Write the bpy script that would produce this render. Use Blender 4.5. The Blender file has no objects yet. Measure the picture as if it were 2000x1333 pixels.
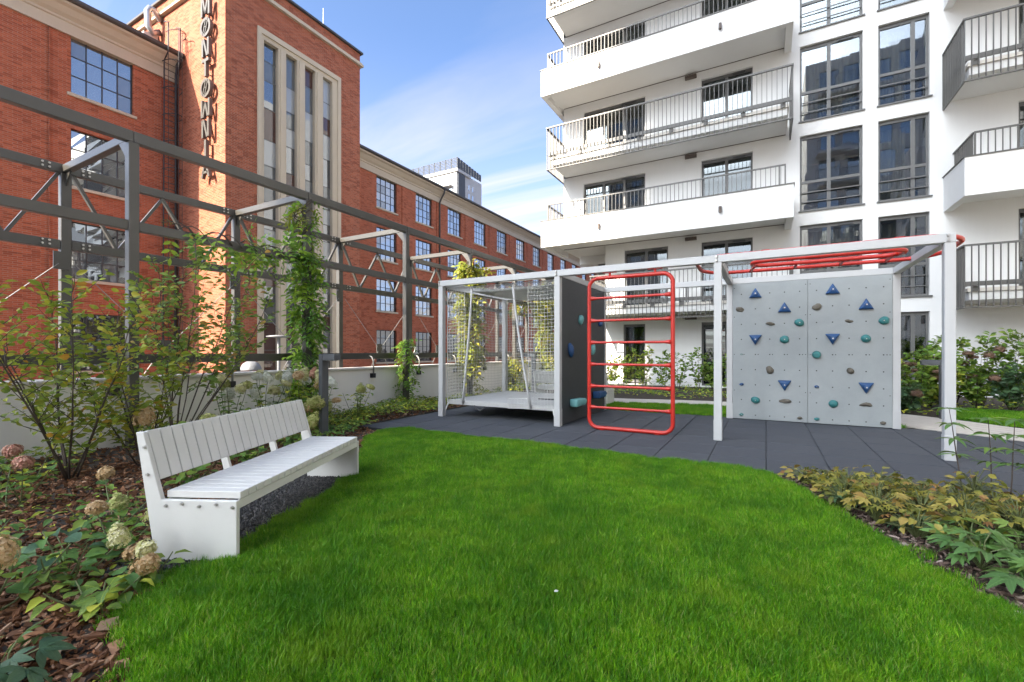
import bpy, bmesh, math, random
import numpy as np
from mathutils import Vector, Matrix

rnd = random.Random(11)
sc = bpy.context.scene
C = sc.collection
R = math.radians

# ------------------------------------------------------------------ camera, sky, sun, exposure
YAW = math.atan(495 / 889)
cam = bpy.data.cameras.new('camera')
cam.sensor_width = 36.0
cam.lens = 16.0
cam.shift_y = 0.00975
cam.clip_start = 0.05
cam.clip_end = 3000
camo = bpy.data.objects.new('camera', cam)
C.objects.link(camo)
camo.location = (0, 0, 1.3)
camo.rotation_euler = (R(90), 0, YAW)
sc.camera = camo

SUN_EL, SUN_AZ = R(35), R(18.3)          # the sun stands behind the camera, a little to the left
SKY = 0.15
w = bpy.data.worlds.new('World')
sc.world = w
w.use_nodes = True
nt = w.node_tree
nt.nodes.clear()
N = nt.nodes.new
out = N('ShaderNodeOutputWorld')
bg = N('ShaderNodeBackground')
bg.inputs['Strength'].default_value = SKY
sky = N('ShaderNodeTexSky')
sky.sky_type = 'NISHITA'
sky.sun_disc = False
sky.sun_elevation = SUN_EL
sky.sun_rotation = R(180) + SUN_AZ
sky.air_density = 0.33
sky.dust_density = 2.5
sky.ozone_density = 3.2
sky.altitude = 100
tc = N('ShaderNodeTexCoord')
sep = N('ShaderNodeSeparateXYZ')
nt.links.new(tc.outputs['Generated'], sep.inputs[0])
def wmath(op, a, b=None, c=None):
    n = N('ShaderNodeMath')
    n.operation = op
    for i, v in enumerate((a, b, c)):
        if v is None:
            continue
        if isinstance(v, (int, float)):
            n.inputs[i].default_value = v
        else:
            nt.links.new(v, n.inputs[i])
    return n.outputs[0]
zz = wmath('ADD', wmath('MAXIMUM', sep.outputs[2], 0.0), 0.10)
comb = N('ShaderNodeCombineXYZ')
nt.links.new(wmath('DIVIDE', sep.outputs[0], zz), comb.inputs[0])
nt.links.new(wmath('DIVIDE', sep.outputs[1], zz), comb.inputs[1])
mp = N('ShaderNodeMapping')
mp.inputs['Rotation'].default_value = (0, 0, R(-40))
mp.inputs['Scale'].default_value = (0.40, 1.9, 1)
mp.inputs['Location'].default_value = (1.2, 4.4, 0)
nt.links.new(comb.outputs[0], mp.inputs[0])
n1 = N('ShaderNodeTexNoise')
n1.inputs['Scale'].default_value = 0.75
n1.inputs['Detail'].default_value = 9
n1.inputs['Roughness'].default_value = 0.56
n1.inputs['Distortion'].default_value = 0.7
nt.links.new(mp.outputs[0], n1.inputs['Vector'])
cr = N('ShaderNodeValToRGB')
cr.color_ramp.elements[0].position = 0.48
cr.color_ramp.elements[1].position = 0.62
nt.links.new(n1.outputs['Fac'], cr.inputs[0])
hz = wmath('SUBTRACT', 1.0, wmath('MULTIPLY', sep.outputs[2], 1.75))     # more thin cloud low down
hzc = wmath('MINIMUM', wmath('MAXIMUM', hz, 0.0), 1.0)
mask = wmath('MINIMUM', wmath('ADD', wmath('MULTIPLY', cr.outputs[0], wmath('ADD', 0.10, wmath('MULTIPLY', hzc, 0.85))), wmath('MULTIPLY', wmath('POWER', hzc, 1.5), 0.78)), 0.95)
mixc = N('ShaderNodeMix')
mixc.data_type = 'RGBA'
nt.links.new(mask, mixc.inputs['Factor'])
tint = N('ShaderNodeMix')
tint.data_type = 'RGBA'
tint.blend_type = 'MULTIPLY'
tint.inputs['Factor'].default_value = 1.0
nt.links.new(sky.outputs[0], tint.inputs['A'])
tint.inputs['B'].default_value = (0.90, 0.995, 0.985, 1)
nt.links.new(tint.outputs['Result'], mixc.inputs['A'])
CLOUD = 1.5
mixc.inputs['B'].default_value = (1.08 * CLOUD, 0.99 * CLOUD, 0.94 * CLOUD, 1)
nt.links.new(mixc.outputs['Result'], bg.inputs['Color'])
nt.links.new(bg.outputs[0], out.inputs['Surface'])

sl = bpy.data.lights.new('sun', 'SUN')
sl.energy = 3.8
sl.angle = R(0.55)
sl.color = (1.0, 0.87, 0.70)
so = bpy.data.objects.new('sun', sl)
C.objects.link(so)
sd = Vector((math.sin(SUN_AZ) * math.cos(SUN_EL), math.cos(SUN_AZ) * math.cos(SUN_EL), -math.sin(SUN_EL)))
so.rotation_euler = sd.to_track_quat('-Z', 'Y').to_euler()
so.location = (-30, -60, 60)

vs = sc.view_settings
vs.view_transform = 'Standard'
vs.look = 'None'
vs.exposure = 2.45
vs.gamma = 1.0
vs.use_curve_mapping = False
sc.render.engine = 'CYCLES'
sc.cycles.use_denoising = True
sc.cycles.max_bounces = 6
sc.cycles.use_adaptive_sampling = True
sc.cycles.adaptive_threshold = 0.025
sc.cycles.diffuse_bounces = 3
sc.cycles.glossy_bounces = 3
sc.cycles.transmission_bounces = 4
sc.cycles.transparent_max_bounces = 8
sc.cycles.sample_clamp_indirect = 6
sc.cycles.caustics_reflective = False
sc.cycles.caustics_refractive = False

# ------------------------------------------------------------------ materials
MATS = {}
class NB:
    def __init__(s, name):
        s.m = bpy.data.materials.new(name)
        s.m.use_nodes = True
        s.t = s.m.node_tree
        s.t.nodes.clear()
        s.out = s.n('ShaderNodeOutputMaterial')
    def n(s, k, **kw):
        x = s.t.nodes.new(k)
        for a, v in kw.items():
            setattr(x, a, v)
        return x
    def l(s, a, b):
        s.t.links.new(a, b)
    def v(s, sock, val):
        if isinstance(val, (int, float, tuple)):
            sock.default_value = val
        else:
            s.l(val, sock)
    def math(s, op, a, b=0.0, c=0.0):
        x = s.n('ShaderNodeMath', operation=op)
        s.v(x.inputs[0], a); s.v(x.inputs[1], b); s.v(x.inputs[2], c)
        return x.outputs[0]
    def noise(s, vec, scale, detail=4, rough=0.55, dist=0.0):
        x = s.n('ShaderNodeTexNoise')
        x.inputs['Scale'].default_value = scale
        x.inputs['Detail'].default_value = detail
        x.inputs['Roughness'].default_value = rough
        x.inputs['Distortion'].default_value = dist
        if vec is not None:
            s.l(vec, x.inputs['Vector'])
        return x.outputs['Fac']
    def ramp(s, fac, stops):
        x = s.n('ShaderNodeValToRGB')
        e = x.color_ramp.elements
        while len(e) < len(stops):
            e.new(0.5)
        for i, (p, c) in enumerate(stops):
            e[i].position = p
            e[i].color = (c[0], c[1], c[2], 1)
        s.l(fac, x.inputs[0])
        return x.outputs[0]
    def mix(s, f, a, b):
        x = s.n('ShaderNodeMix', data_type='RGBA')
        s.v(x.inputs['Factor'], f)
        s.v(x.inputs['A'], a if not isinstance(a, tuple) else (a[0], a[1], a[2], 1))
        s.v(x.inputs['B'], b if not isinstance(b, tuple) else (b[0], b[1], b[2], 1))
        return x.outputs['Result']
    def bump(s, h, strength, dist=0.01):
        x = s.n('ShaderNodeBump')
        x.inputs['Strength'].default_value = strength
        x.inputs['Distance'].default_value = dist
        s.l(h, x.inputs['Height'])
        return x.outputs[0]
    def pos(s):
        return s.n('ShaderNodeNewGeometry').outputs['Position']
    def principled(s, col, rough=0.6, metal=0.0, normal=None, spec=0.5):
        p = s.n('ShaderNodeBsdfPrincipled')
        s.v(p.inputs['Base Color'], col if not isinstance(col, tuple) else (col[0], col[1], col[2], 1))
        s.v(p.inputs['Roughness'], rough)
        p.inputs['Metallic'].default_value = metal
        p.inputs['Specular IOR Level'].default_value = spec
        if normal is not None:
            s.l(normal, p.inputs['Normal'])
        return p.outputs[0]
    def done(s, sh):
        s.l(sh, s.out.inputs['Surface'])
        return s.m

def mul(c, k):
    return (c[0] * k, c[1] * k, c[2] * k)

def plain(name, col, rough=0.6, metal=0.0, var=0.12, scale=3.0, bump=0.0, bscale=60.0, spec=0.5, streak=0.0):
    """painted or cast surface with uneven tone, faint streaks and fine relief"""
    b = NB(name)
    p = b.pos()
    n = b.noise(p, scale, 6, 0.6)
    c = b.mix(n, mul(col, 1 - var), mul(col, 1 + var))
    if streak:
        m = b.n('ShaderNodeMapping')
        m.inputs['Scale'].default_value = (6, 6, 0.35)
        b.l(p, m.inputs[0])
        s2 = b.noise(m.outputs[0], 2.2, 5, 0.6)
        c = b.mix(b.math('MULTIPLY', b.math('SMOOTH_MIN', s2, 1.0, 0.1), streak), c, mul(col, 0.45))
    n2 = b.noise(p, scale * 9, 4, 0.6)
    r = b.math('ADD', b.math('MULTIPLY', n2, 0.18), rough - 0.09)
    nm = b.bump(b.noise(p, bscale, 4, 0.6), bump, 0.01) if bump else None
    MATS[name] = b.done(b.principled(c, r, metal, nm, spec))
    return MATS[name]

plain('white_render', (0.66, 0.66, 0.65), 0.85, var=0.025, scale=0.9, bump=0.12, bscale=140, spec=0.2, streak=0.09)
plain('far_white', (0.50, 0.495, 0.485), 0.85, var=0.04, scale=0.3)
plain('far_grey', (0.085, 0.095, 0.11), 0.8, var=0.1, scale=0.3)
plain('wall_plaster', (0.86, 0.83, 0.78), 0.85, var=0.06, scale=1.6, bump=0.15, bscale=120, spec=0.2, streak=0.10)
plain('wall_cap', (0.62, 0.585, 0.53), 0.6, var=0.06, scale=2)
plain('steel_dark', (0.050, 0.047, 0.040), 0.36, var=0.14, scale=4, bump=0.03, bscale=200, spec=0.7)
plain('bollard_paint', (0.075, 0.08, 0.088), 0.45, var=0.06, scale=6, bump=0.03, bscale=300)
plain('galvanised', (0.24, 0.24, 0.23), 0.45, 0.2, var=0.07, scale=9, bump=0.02, bscale=200)
plain('frame_white', (0.45, 0.452, 0.45), 0.42, 0.0, var=0.07, scale=5, bump=0.03, bscale=160, streak=0.08)
plain('bolt_steel', (0.45, 0.44, 0.42), 0.35, 0.8, var=0.1, scale=30)
plain('bench_paint', (0.60, 0.595, 0.57), 0.5, var=0.06, scale=5, bump=0.10, bscale=90, streak=0.10)
plain('red_paint', (0.44, 0.020, 0.012), 0.36, var=0.08, scale=7, bump=0.02, bscale=120)
plain('black_panel', (0.038, 0.038, 0.042), 0.55, var=0.14, scale=4, bump=0.05, bscale=150, streak=0.06)
plain('hold_blue', (0.008, 0.055, 0.165), 0.5, var=0.15, scale=25, bump=0.25, bscale=220)
plain('hold_teal', (0.024, 0.15, 0.15), 0.5, var=0.15, scale=25, bump=0.25, bscale=220)
plain('hold_mint', (0.16, 0.40, 0.40), 0.5, var=0.12, scale=20, bump=0.25, bscale=220)
plain('hold_brown', (0.10, 0.088, 0.068), 0.7, var=0.25, scale=30, bump=0.3, bscale=200)
plain('hole_dark', (0.03, 0.03, 0.03), 0.6)
plain('rope_white', (0.58, 0.58, 0.56), 0.8, var=0.05)
plain('net_grey', (0.46, 0.455, 0.43), 0.8, var=0.05)
plain('fabric_grey', (0.78, 0.76, 0.72), 0.9, var=0.06, scale=3)
plain('plank_grey', (0.40, 0.40, 0.39), 0.7, var=0.12, scale=8, bump=0.1, bscale=60)
plain('black_plastic', (0.02, 0.02, 0.022), 0.45)
plain('stone_trim', (0.52, 0.44, 0.33), 0.8, var=0.09, scale=1.5, bump=0.15, bscale=60, spec=0.25, streak=0.14)
plain('gutter_metal', (0.065, 0.06, 0.055), 0.5, 0.2, var=0.12, scale=3)
plain('duct_metal', (0.42, 0.43, 0.44), 0.35, 0.75, var=0.1, scale=3)
plain('window_steel', (0.035, 0.037, 0.04), 0.45, var=0.1)
plain('window_alu', (0.10, 0.10, 0.098), 0.45, var=0.08)
plain('railing_paint', (0.085, 0.083, 0.078), 0.45, var=0.08)
plain('fixture_brown', (0.075, 0.055, 0.045), 0.5)
plain('letter_metal', (0.075, 0.07, 0.065), 0.5, 0.1, var=0.1)
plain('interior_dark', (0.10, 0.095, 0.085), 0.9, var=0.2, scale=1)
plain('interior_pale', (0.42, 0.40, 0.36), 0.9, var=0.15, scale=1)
plain('soil', (0.035, 0.026, 0.018), 0.95, var=0.35, scale=9, bump=0.6, bscale=45)
plain('turf_base', (0.022, 0.05, 0.012), 0.95, var=0.4, scale=14, bump=0.6, bscale=60)
plain('street', (0.10, 0.10, 0.10), 0.85, var=0.15, scale=1.2, bump=0.2, bscale=50)
plain('far_ground', (0.16, 0.16, 0.14), 0.9, var=0.2, scale=0.1)
plain('stem_bark', (0.06, 0.045, 0.034), 0.8, var=0.35, scale=25, bump=0.4, bscale=90)
plain('stem_green', (0.10, 0.12, 0.04), 0.7, var=0.25, scale=25)
plain('kerb_grey', (0.030, 0.032, 0.036), 0.7, var=0.1, scale=6, bump=0.1)
plain('lamp_shell', (0.20, 0.205, 0.215), 0.5, 0.2, var=0.08)
plain('lamp_white', (0.72, 0.72, 0.70), 0.4)

def build_rubber():
    b = NB('rubber_tile')
    p = b.pos()
    oi = b.n('ShaderNodeObjectInfo')
    g = b.noise(p, 260, 3, 0.7)
    big = b.noise(p, 1.6, 5, 0.6)
    c = b.mix(b.math('ADD', b.math('MULTIPLY', g, 0.7), b.math('MULTIPLY', big, 0.3)), (0.040, 0.042, 0.048), (0.088, 0.094, 0.106))
    c = b.mix(b.math('MULTIPLY', oi.outputs['Random'], 0.30), c, (0.040, 0.044, 0.052))
    dust = b.ramp(b.noise(p, 5.0, 7, 0.7), [(0.60, (0, 0, 0)), (0.78, (1, 1, 1))])
    c = b.mix(b.math('MULTIPLY', dust, 0.16), c, (0.20, 0.20, 0.19))
    MATS['rubber_tile'] = b.done(b.principled(c, 0.8, 0, b.bump(g, 0.5, 0.004), 0.3))
build_rubber()

def build_concrete_wall():
    b = NB('climbing_concrete')
    p = b.pos()
    c = b.mix(b.noise(p, 1.7, 8, 0.65, 0.4), (0.19, 0.215, 0.222), (0.34, 0.36, 0.36))
    c = b.mix(b.math('MULTIPLY', b.noise(p, 60, 3, 0.6), 0.25), c, (0.36, 0.38, 0.38))
    m = b.n('ShaderNodeMapping')
    m.inputs['Scale'].default_value = (9, 1, 0.8)
    b.l(p, m.inputs[0])
    st = b.ramp(b.noise(m.outputs[0], 1.5, 5, 0.6), [(0.56, (0, 0, 0)), (0.72, (1, 1, 1))])
    c = b.mix(b.math('MULTIPLY', st, 0.22), c, (0.30, 0.31, 0.30))
    MATS['climbing_concrete'] = b.done(b.principled(c, 0.62, 0, b.bump(b.noise(p, 120, 4, 0.6), 0.12, 0.004), 0.3))
build_concrete_wall()

def build_brick(name, c1, c2, mortar):
    b = NB(name)
    p = b.pos()
    s = b.n('ShaderNodeSeparateXYZ')
    b.l(p, s.inputs[0])
    cb = b.n('ShaderNodeCombineXYZ')
    b.l(b.math('ADD', s.outputs[0], s.outputs[1]), cb.inputs[0])
    b.l(s.outputs[2], cb.inputs[1])
    t = b.n('ShaderNodeTexBrick')
    t.offset = 0.5
    b.l(cb.outputs[0], t.inputs['Vector'])
    t.inputs['Color1'].default_value = (*c1, 1)
    t.inputs['Color2'].default_value = (*c2, 1)
    t.inputs['Mortar'].default_value = (*mortar, 1)
    t.inputs['Scale'].default_value = 1.0
    t.inputs['Mortar Size'].default_value = 0.010
    t.inputs['Mortar Smooth'].default_value = 0.2
    t.inputs['Bias'].default_value = -0.1
    t.inputs['Brick Width'].default_value = 0.26
    t.inputs['Row Height'].default_value = 0.077
    # whole-brick tone: snap coordinates to the courses so that odd bricks burn dark or pale
    sx = b.math('FLOOR', b.math('DIVIDE', b.math('ADD', s.outputs[0], s.outputs[1]), 0.26))
    sz = b.math('FLOOR', b.math('DIVIDE', s.outputs[2], 0.077))
    cw = b.n('ShaderNodeCombineXYZ')
    b.l(sx, cw.inputs[0]); b.l(sz, cw.inputs[1])
    wn = b.n('ShaderNodeTexWhiteNoise')
    b.l(cw.outputs[0], wn.inputs['Vector'])
    dark = b.ramp(wn.outputs['Value'], [(0.62, (0, 0, 0)), (1.0, (1, 1, 1))])
    c = b.mix(b.math('MULTIPLY', dark, 0.6), t.outputs['Color'], mul(c2, 0.40))
    big = b.noise(p, 0.35, 6, 0.6)
    c = b.mix(b.math('MULTIPLY', b.math('SUBTRACT', big, 0.35), 0.8), c, mul(c1, 0.62))
    m = b.n('ShaderNodeMapping')
    m.inputs['Scale'].default_value = (0.25, 0.25, 3.5)
    b.l(p, m.inputs[0])
    rows = b.noise(m.outputs[0], 1.2, 6, 0.7)
    c = b.mix(b.math('MULTIPLY', rows, 0.30), c, mul(c1, 1.22))
    h = b.math('SUBTRACT', b.math('MULTIPLY', wn.outputs['Value'], 0.4), t.outputs['Fac'])
    MATS[name] = b.done(b.principled(c, 0.85, 0, b.bump(h, 0.6, 0.012), 0.2))
build_brick('brick', (0.46, 0.120, 0.055), (0.27, 0.066, 0.034), (0.34, 0.22, 0.16))
build_brick('brick_tower', (0.40, 0.112, 0.056), (0.21, 0.056, 0.032), (0.32, 0.22, 0.16))

def build_glass(name, body, refl, clear, wav=0.0):
    b = NB(name)
    p = b.pos()
    oi = b.n('ShaderNodeObjectInfo')
    nm = None
    if wav:
        va = b.n('ShaderNodeVectorMath', operation='ADD')
        b.l(p, va.inputs[0])
        cbv = b.n('ShaderNodeCombineXYZ')
        b.l(b.math('MULTIPLY', oi.outputs['Random'], 40.0), cbv.inputs[0])
        b.l(cbv.outputs[0], va.inputs[1])
        nm = b.bump(b.noise(va.outputs[0], 0.55, 0, 0.5), wav, 0.02)
    gl = b.n('ShaderNodeBsdfGlossy')
    gl.inputs['Roughness'].default_value = 0.012
    gl.inputs['Color'].default_value = (0.86, 0.92, 0.96, 1)
    if nm:
        b.l(nm, gl.inputs['Normal'])
    fr = b.n('ShaderNodeFresnel')
    fr.inputs['IOR'].default_value = 1.5
    fac = b.math('MINIMUM', b.math('ADD', b.math('MULTIPLY', fr.outputs[0], 0.9), refl), 1.0)
    if clear:
        base = b.n('ShaderNodeBsdfTransparent')
        base.inputs['Color'].default_value = (*body, 1)
        bs = base.outputs[0]
    else:
        bs = b.principled(body, 0.3, 0, None, 0.0)
    mx = b.n('ShaderNodeMixShader')
    b.l(fac, mx.inputs[0]); b.l(bs, mx.inputs[1]); b.l(gl.outputs[0], mx.inputs[2])
    MATS[name] = b.done(mx.outputs[0])
build_glass('glass_factory', (0.05, 0.055, 0.06), 0.36, False, 0.12)
build_glass('glass_factory_dull', (0.10, 0.105, 0.105), 0.20, False, 0.12)
build_glass('glass_low', (0.03, 0.03, 0.03), 0.14, False, 0.10)
build_glass('glass_home', (0.60, 0.63, 0.62), 0.13, True, 0.05)
build_glass('glass_door', (0.44, 0.47, 0.45), 0.07, True, 0.06)
build_glass('glass_far', (0.06, 0.08, 0.10), 0.45, False, 0.1)
build_glass('pane_grey', (0.12, 0.125, 0.12), 0.10, False, 0.15)
build_glass('pane_brown', (0.085, 0.042, 0.032), 0.05, False, 0.15)
build_glass('pane_pale', (0.34, 0.35, 0.34), 0.08, False, 0.15)
build_glass('pane_dark', (0.05, 0.055, 0.06), 0.22, False, 0.15)

def build_leaf(name, stops, trans=0.32, rough=0.5, vein=True):
    b = NB(name)
    oi = b.n('ShaderNodeObjectInfo')
    ge = b.n('ShaderNodeNewGeometry')
    f = b.math('FRACT', b.math('ADD', b.math('MULTIPLY', oi.outputs['Random'], 7.31), ge.outputs['Random Per Island']))
    c = b.ramp(f, stops)
    n = b.noise(ge.outputs['Position'], 35, 3, 0.6)
    c = b.mix(b.math('MULTIPLY', n, 0.35), c, mul(stops[0][1], 0.6))
    tcl = b.n('ShaderNodeTexCoord')
    sp_ = b.n('ShaderNodeSeparateXYZ')
    b.l(tcl.outputs['Object'], sp_.inputs[0])
    ax = b.math('ABSOLUTE', sp_.outputs[0])
    rib = b.math('SINE', b.math('MULTIPLY', b.math('SUBTRACT', sp_.outputs[1], b.math('MULTIPLY', ax, 0.9)), 48.0))
    rib = b.math('POWER', b.math('MAXIMUM', rib, 0.0), 6.0)
    midr = b.math('LESS_THAN', ax, 0.018)
    if vein:
        c = b.mix(b.math('MINIMUM', b.math('ADD', b.math('MULTIPLY', rib, 0.22), b.math('MULTIPLY', midr, 0.35)), 0.5), c, mul(stops[-2][1], 1.25))
    nm = b.bump(b.noise(ge.outputs['Position'], 70, 3, 0.6), 0.25, 0.01)
    p = b.principled(c, rough, 0, nm, 0.35)
    tr = b.n('ShaderNodeBsdfTranslucent')
    b.l(b.mix(0.35, c, (0.30, 0.34, 0.04)), tr.inputs['Color'])
    mx = b.n('ShaderNodeMixShader')
    mx.inputs[0].default_value = trans
    b.l(p, mx.inputs[1]); b.l(tr.outputs[0], mx.inputs[2])
    MATS[name] = b.done(mx.outputs[0])
build_leaf('leaf_service', [(0.0, (0.116, 0.203, 0.021)), (0.40, (0.203, 0.299, 0.034)), (0.75, (0.353, 0.407, 0.044)), (0.93, (0.570, 0.448, 0.052)), (0.99, (0.597, 0.231, 0.039))], 0.42)
build_leaf('leaf_shrub', [(0.0, (0.082, 0.167, 0.037)), (0.5, (0.149, 0.256, 0.047)), (0.85, (0.296, 0.383, 0.062)), (0.97, (0.593, 0.256, 0.083))], 0.42)
build_leaf('leaf_vine', [(0.0, (0.079, 0.202, 0.034)), (0.5, (0.158, 0.339, 0.044)), (0.9, (0.360, 0.530, 0.052))], 0.40)
build_leaf('leaf_vine_sun_tint', [(0.0, (0.106, 0.150, 0.017)), (0.5, (0.212, 0.240, 0.025)), (0.9, (0.382, 0.340, 0.043))])  # sunlit copy of the vine leaf: the sun's yellow is in the colour
build_leaf('leaf_hydrangea', [(0.0, (0.079, 0.182, 0.052)), (0.5, (0.135, 0.276, 0.052)), (0.9, (0.315, 0.424, 0.069))], 0.40)
build_leaf('leaf_blue', [(0.0, (0.045, 0.105, 0.055)), (0.6, (0.085, 0.17, 0.08)), (1.0, (0.13, 0.23, 0.09))])
build_leaf('leaf_cover', [(0.0, (0.090, 0.191, 0.039)), (0.5, (0.202, 0.319, 0.052)), (0.8, (0.494, 0.530, 0.052)), (1.0, (0.720, 0.680, 0.086))], 0.40)
build_leaf('leaf_gold', [(0.0, (0.10, 0.13, 0.022)), (0.3, (0.22, 0.23, 0.035)), (0.62, (0.40, 0.35, 0.06)), (0.86, (0.46, 0.36, 0.09)), (0.95, (0.34, 0.16, 0.05)), (1.0, (0.20, 0.08, 0.035))])
build_leaf('leaf_palm', [(0.0, (0.080, 0.175, 0.048)), (0.6, (0.133, 0.263, 0.064)), (1.0, (0.238, 0.338, 0.064))])
build_leaf('leaf_hedge', [(0.0, (0.068, 0.148, 0.028)), (0.5, (0.135, 0.255, 0.034)), (1.0, (0.315, 0.404, 0.062))], 0.40)
build_leaf('leaf_hedge_pale', [(0.0, (0.113, 0.213, 0.034)), (0.5, (0.270, 0.382, 0.052)), (1.0, (0.585, 0.573, 0.086))], 0.40)
build_leaf('bloom_white', [(0.0, (0.62, 0.64, 0.54)), (1.0, (0.82, 0.82, 0.76))], 0.2, 0.7, False)
build_leaf('bloom_cream', [(0.0, (0.52, 0.52, 0.20)), (0.5, (0.66, 0.62, 0.32)), (1.0, (0.74, 0.70, 0.48))], 0.2, 0.7, False)
build_leaf('bloom_lime', [(0.0, (0.28, 0.33, 0.08)), (0.5, (0.42, 0.44, 0.15)), (1.0, (0.54, 0.48, 0.22))], 0.2, 0.7, False)
build_leaf('bloom_tan', [(0.0, (0.44, 0.27, 0.12)), (0.5, (0.60, 0.40, 0.20)), (1.0, (0.72, 0.55, 0.35))], 0.2, 0.7, False)
build_leaf('bloom_pink', [(0.0, (0.44, 0.18, 0.13)), (0.5, (0.56, 0.28, 0.21)), (1.0, (0.66, 0.44, 0.32))], 0.2, 0.7, False)
build_leaf('bloom_rust', [(0.0, (0.13, 0.075, 0.05)), (0.5, (0.20, 0.12, 0.08)), (1.0, (0.27, 0.16, 0.12))], 0.2, 0.8, False)

def build_grass():
    b = NB('grass_blade')
    oi = b.n('ShaderNodeObjectInfo')
    ge = b.n('ShaderNodeNewGeometry')
    f = b.math('FRACT', b.math('ADD', b.math('MULTIPLY', oi.outputs['Random'], 5.7), ge.outputs['Random Per Island']))
    c = b.ramp(f, [(0.0, (0.042, 0.165, 0.005)), (0.40, (0.120, 0.355, 0.009)), (0.80, (0.285, 0.520, 0.015)), (0.93, (0.31, 0.42, 0.04)), (1.0, (0.52, 0.46, 0.17))])
    big = b.noise(ge.outputs['Position'], 1.1, 5, 0.65)
    c = b.mix(b.ramp(big, [(0.40, (0, 0, 0)), (0.64, (0.7, 0.7, 0.7))]), c, (0.028, 0.135, 0.006))
    b3 = b.noise(ge.outputs['Position'], 7.5, 4, 0.7)
    c = b.mix(b.ramp(b3, [(0.46, (0, 0, 0)), (0.66, (0.65, 0.65, 0.65))]), c, (0.030, 0.140, 0.006))
    b2 = b.noise(ge.outputs['Position'], 2.6, 4, 0.6)
    c = b.mix(b.ramp(b2, [(0.52, (0, 0, 0)), (0.70, (0.45, 0.45, 0.45))]), c, (0.26, 0.37, 0.02))
    p = b.principled(c, 0.45, 0, None, 0.3)
    tr = b.n('ShaderNodeBsdfTranslucent')
    b.l(b.mix(0.4, c, (0.16, 0.42, 0.02)), tr.inputs['Color'])
    mx = b.n('ShaderNodeMixShader')
    mx.inputs[0].default_value = 0.35
    b.l(p, mx.inputs[1]); b.l(tr.outputs[0], mx.inputs[2])
    MATS['grass_blade'] = b.done(mx.outputs[0])
build_grass()

def build_bark():
    b = NB('bark_chip')
    oi = b.n('ShaderNodeObjectInfo')
    ge = b.n('ShaderNodeNewGeometry')
    f = b.math('FRACT', b.math('ADD', b.math('MULTIPLY', oi.outputs['Random'], 9.1), ge.outputs['Random Per Island']))
    c = b.ramp(f, [(0.0, (0.055, 0.025, 0.013)), (0.4, (0.165, 0.072, 0.034)), (0.75, (0.29, 0.135, 0.066)), (0.95, (0.36, 0.21, 0.13)), (1.0, (0.44, 0.31, 0.21))])
    m = b.n('ShaderNodeMapping')
    m.inputs['Scale'].default_value = (30, 140, 60)
    tcn = b.n('ShaderNodeTexCoord')
    b.l(tcn.outputs['Object'], m.inputs[0])
    st = b.noise(m.outputs[0], 1.0, 4, 0.6)
    c = b.mix(b.math('MULTIPLY', st, 0.5), c, (0.03, 0.018, 0.012))
    MATS['bark_chip'] = b.done(b.principled(c, 0.85, 0, b.bump(st, 0.6, 0.004), 0.2))
    b = NB('bark_chip_grey')
    oi = b.n('ShaderNodeObjectInfo')
    ge = b.n('ShaderNodeNewGeometry')
    f = b.math('FRACT', b.math('ADD', b.math('MULTIPLY', oi.outputs['Random'], 9.1), ge.outputs['Random Per Island']))
    c = b.ramp(f, [(0.0, (0.035, 0.024, 0.019)), (0.5, (0.11, 0.072, 0.056)), (0.85, (0.20, 0.14, 0.115)), (1.0, (0.33, 0.26, 0.22))])
    MATS['bark_chip_grey'] = b.done(b.principled(c, 0.85, 0, b.bump(b.noise(ge.outputs['Position'], 150, 3), 0.5, 0.004), 0.2))
    b = NB('dark_gravel')
    oi = b.n('ShaderNodeObjectInfo')
    c = b.ramp(oi.outputs['Random'], [(0.0, (0.018, 0.018, 0.020)), (0.6, (0.045, 0.045, 0.048)), (1.0, (0.10, 0.095, 0.09))])
    MATS['dark_gravel'] = b.done(b.principled(c, 0.7, 0, b.bump(b.noise(b.pos(), 200, 3), 0.4, 0.003), 0.4))
build_bark()

def build_path():
    b = NB('path_boards')
    p = b.pos()
    c = b.mix(b.noise(p, 3.0, 6, 0.65), (0.44, 0.40, 0.35), (0.56, 0.52, 0.46))
    c = b.mix(b.math('MULTIPLY', b.noise(p, 90, 3), 0.4), c, (0.36, 0.33, 0.29))
    MATS['path_boards'] = b.done(b.principled(c, 0.8, 0, b.bump(b.noise(p, 160, 3), 0.2, 0.004), 0.3))
build_path()
def build_curtain():
    b = NB('curtain')
    p = b.pos()
    d = b.principled((0.50, 0.46, 0.40), 0.9)
    MATS['curtain'] = b.done(d)
build_curtain()

# ------------------------------------------------------------------ mesh helpers
def origin_of(o):
    v = Vector((0, 0, 0))
    while o is not None:
        v += o.location
        o = o.parent
    return v

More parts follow.
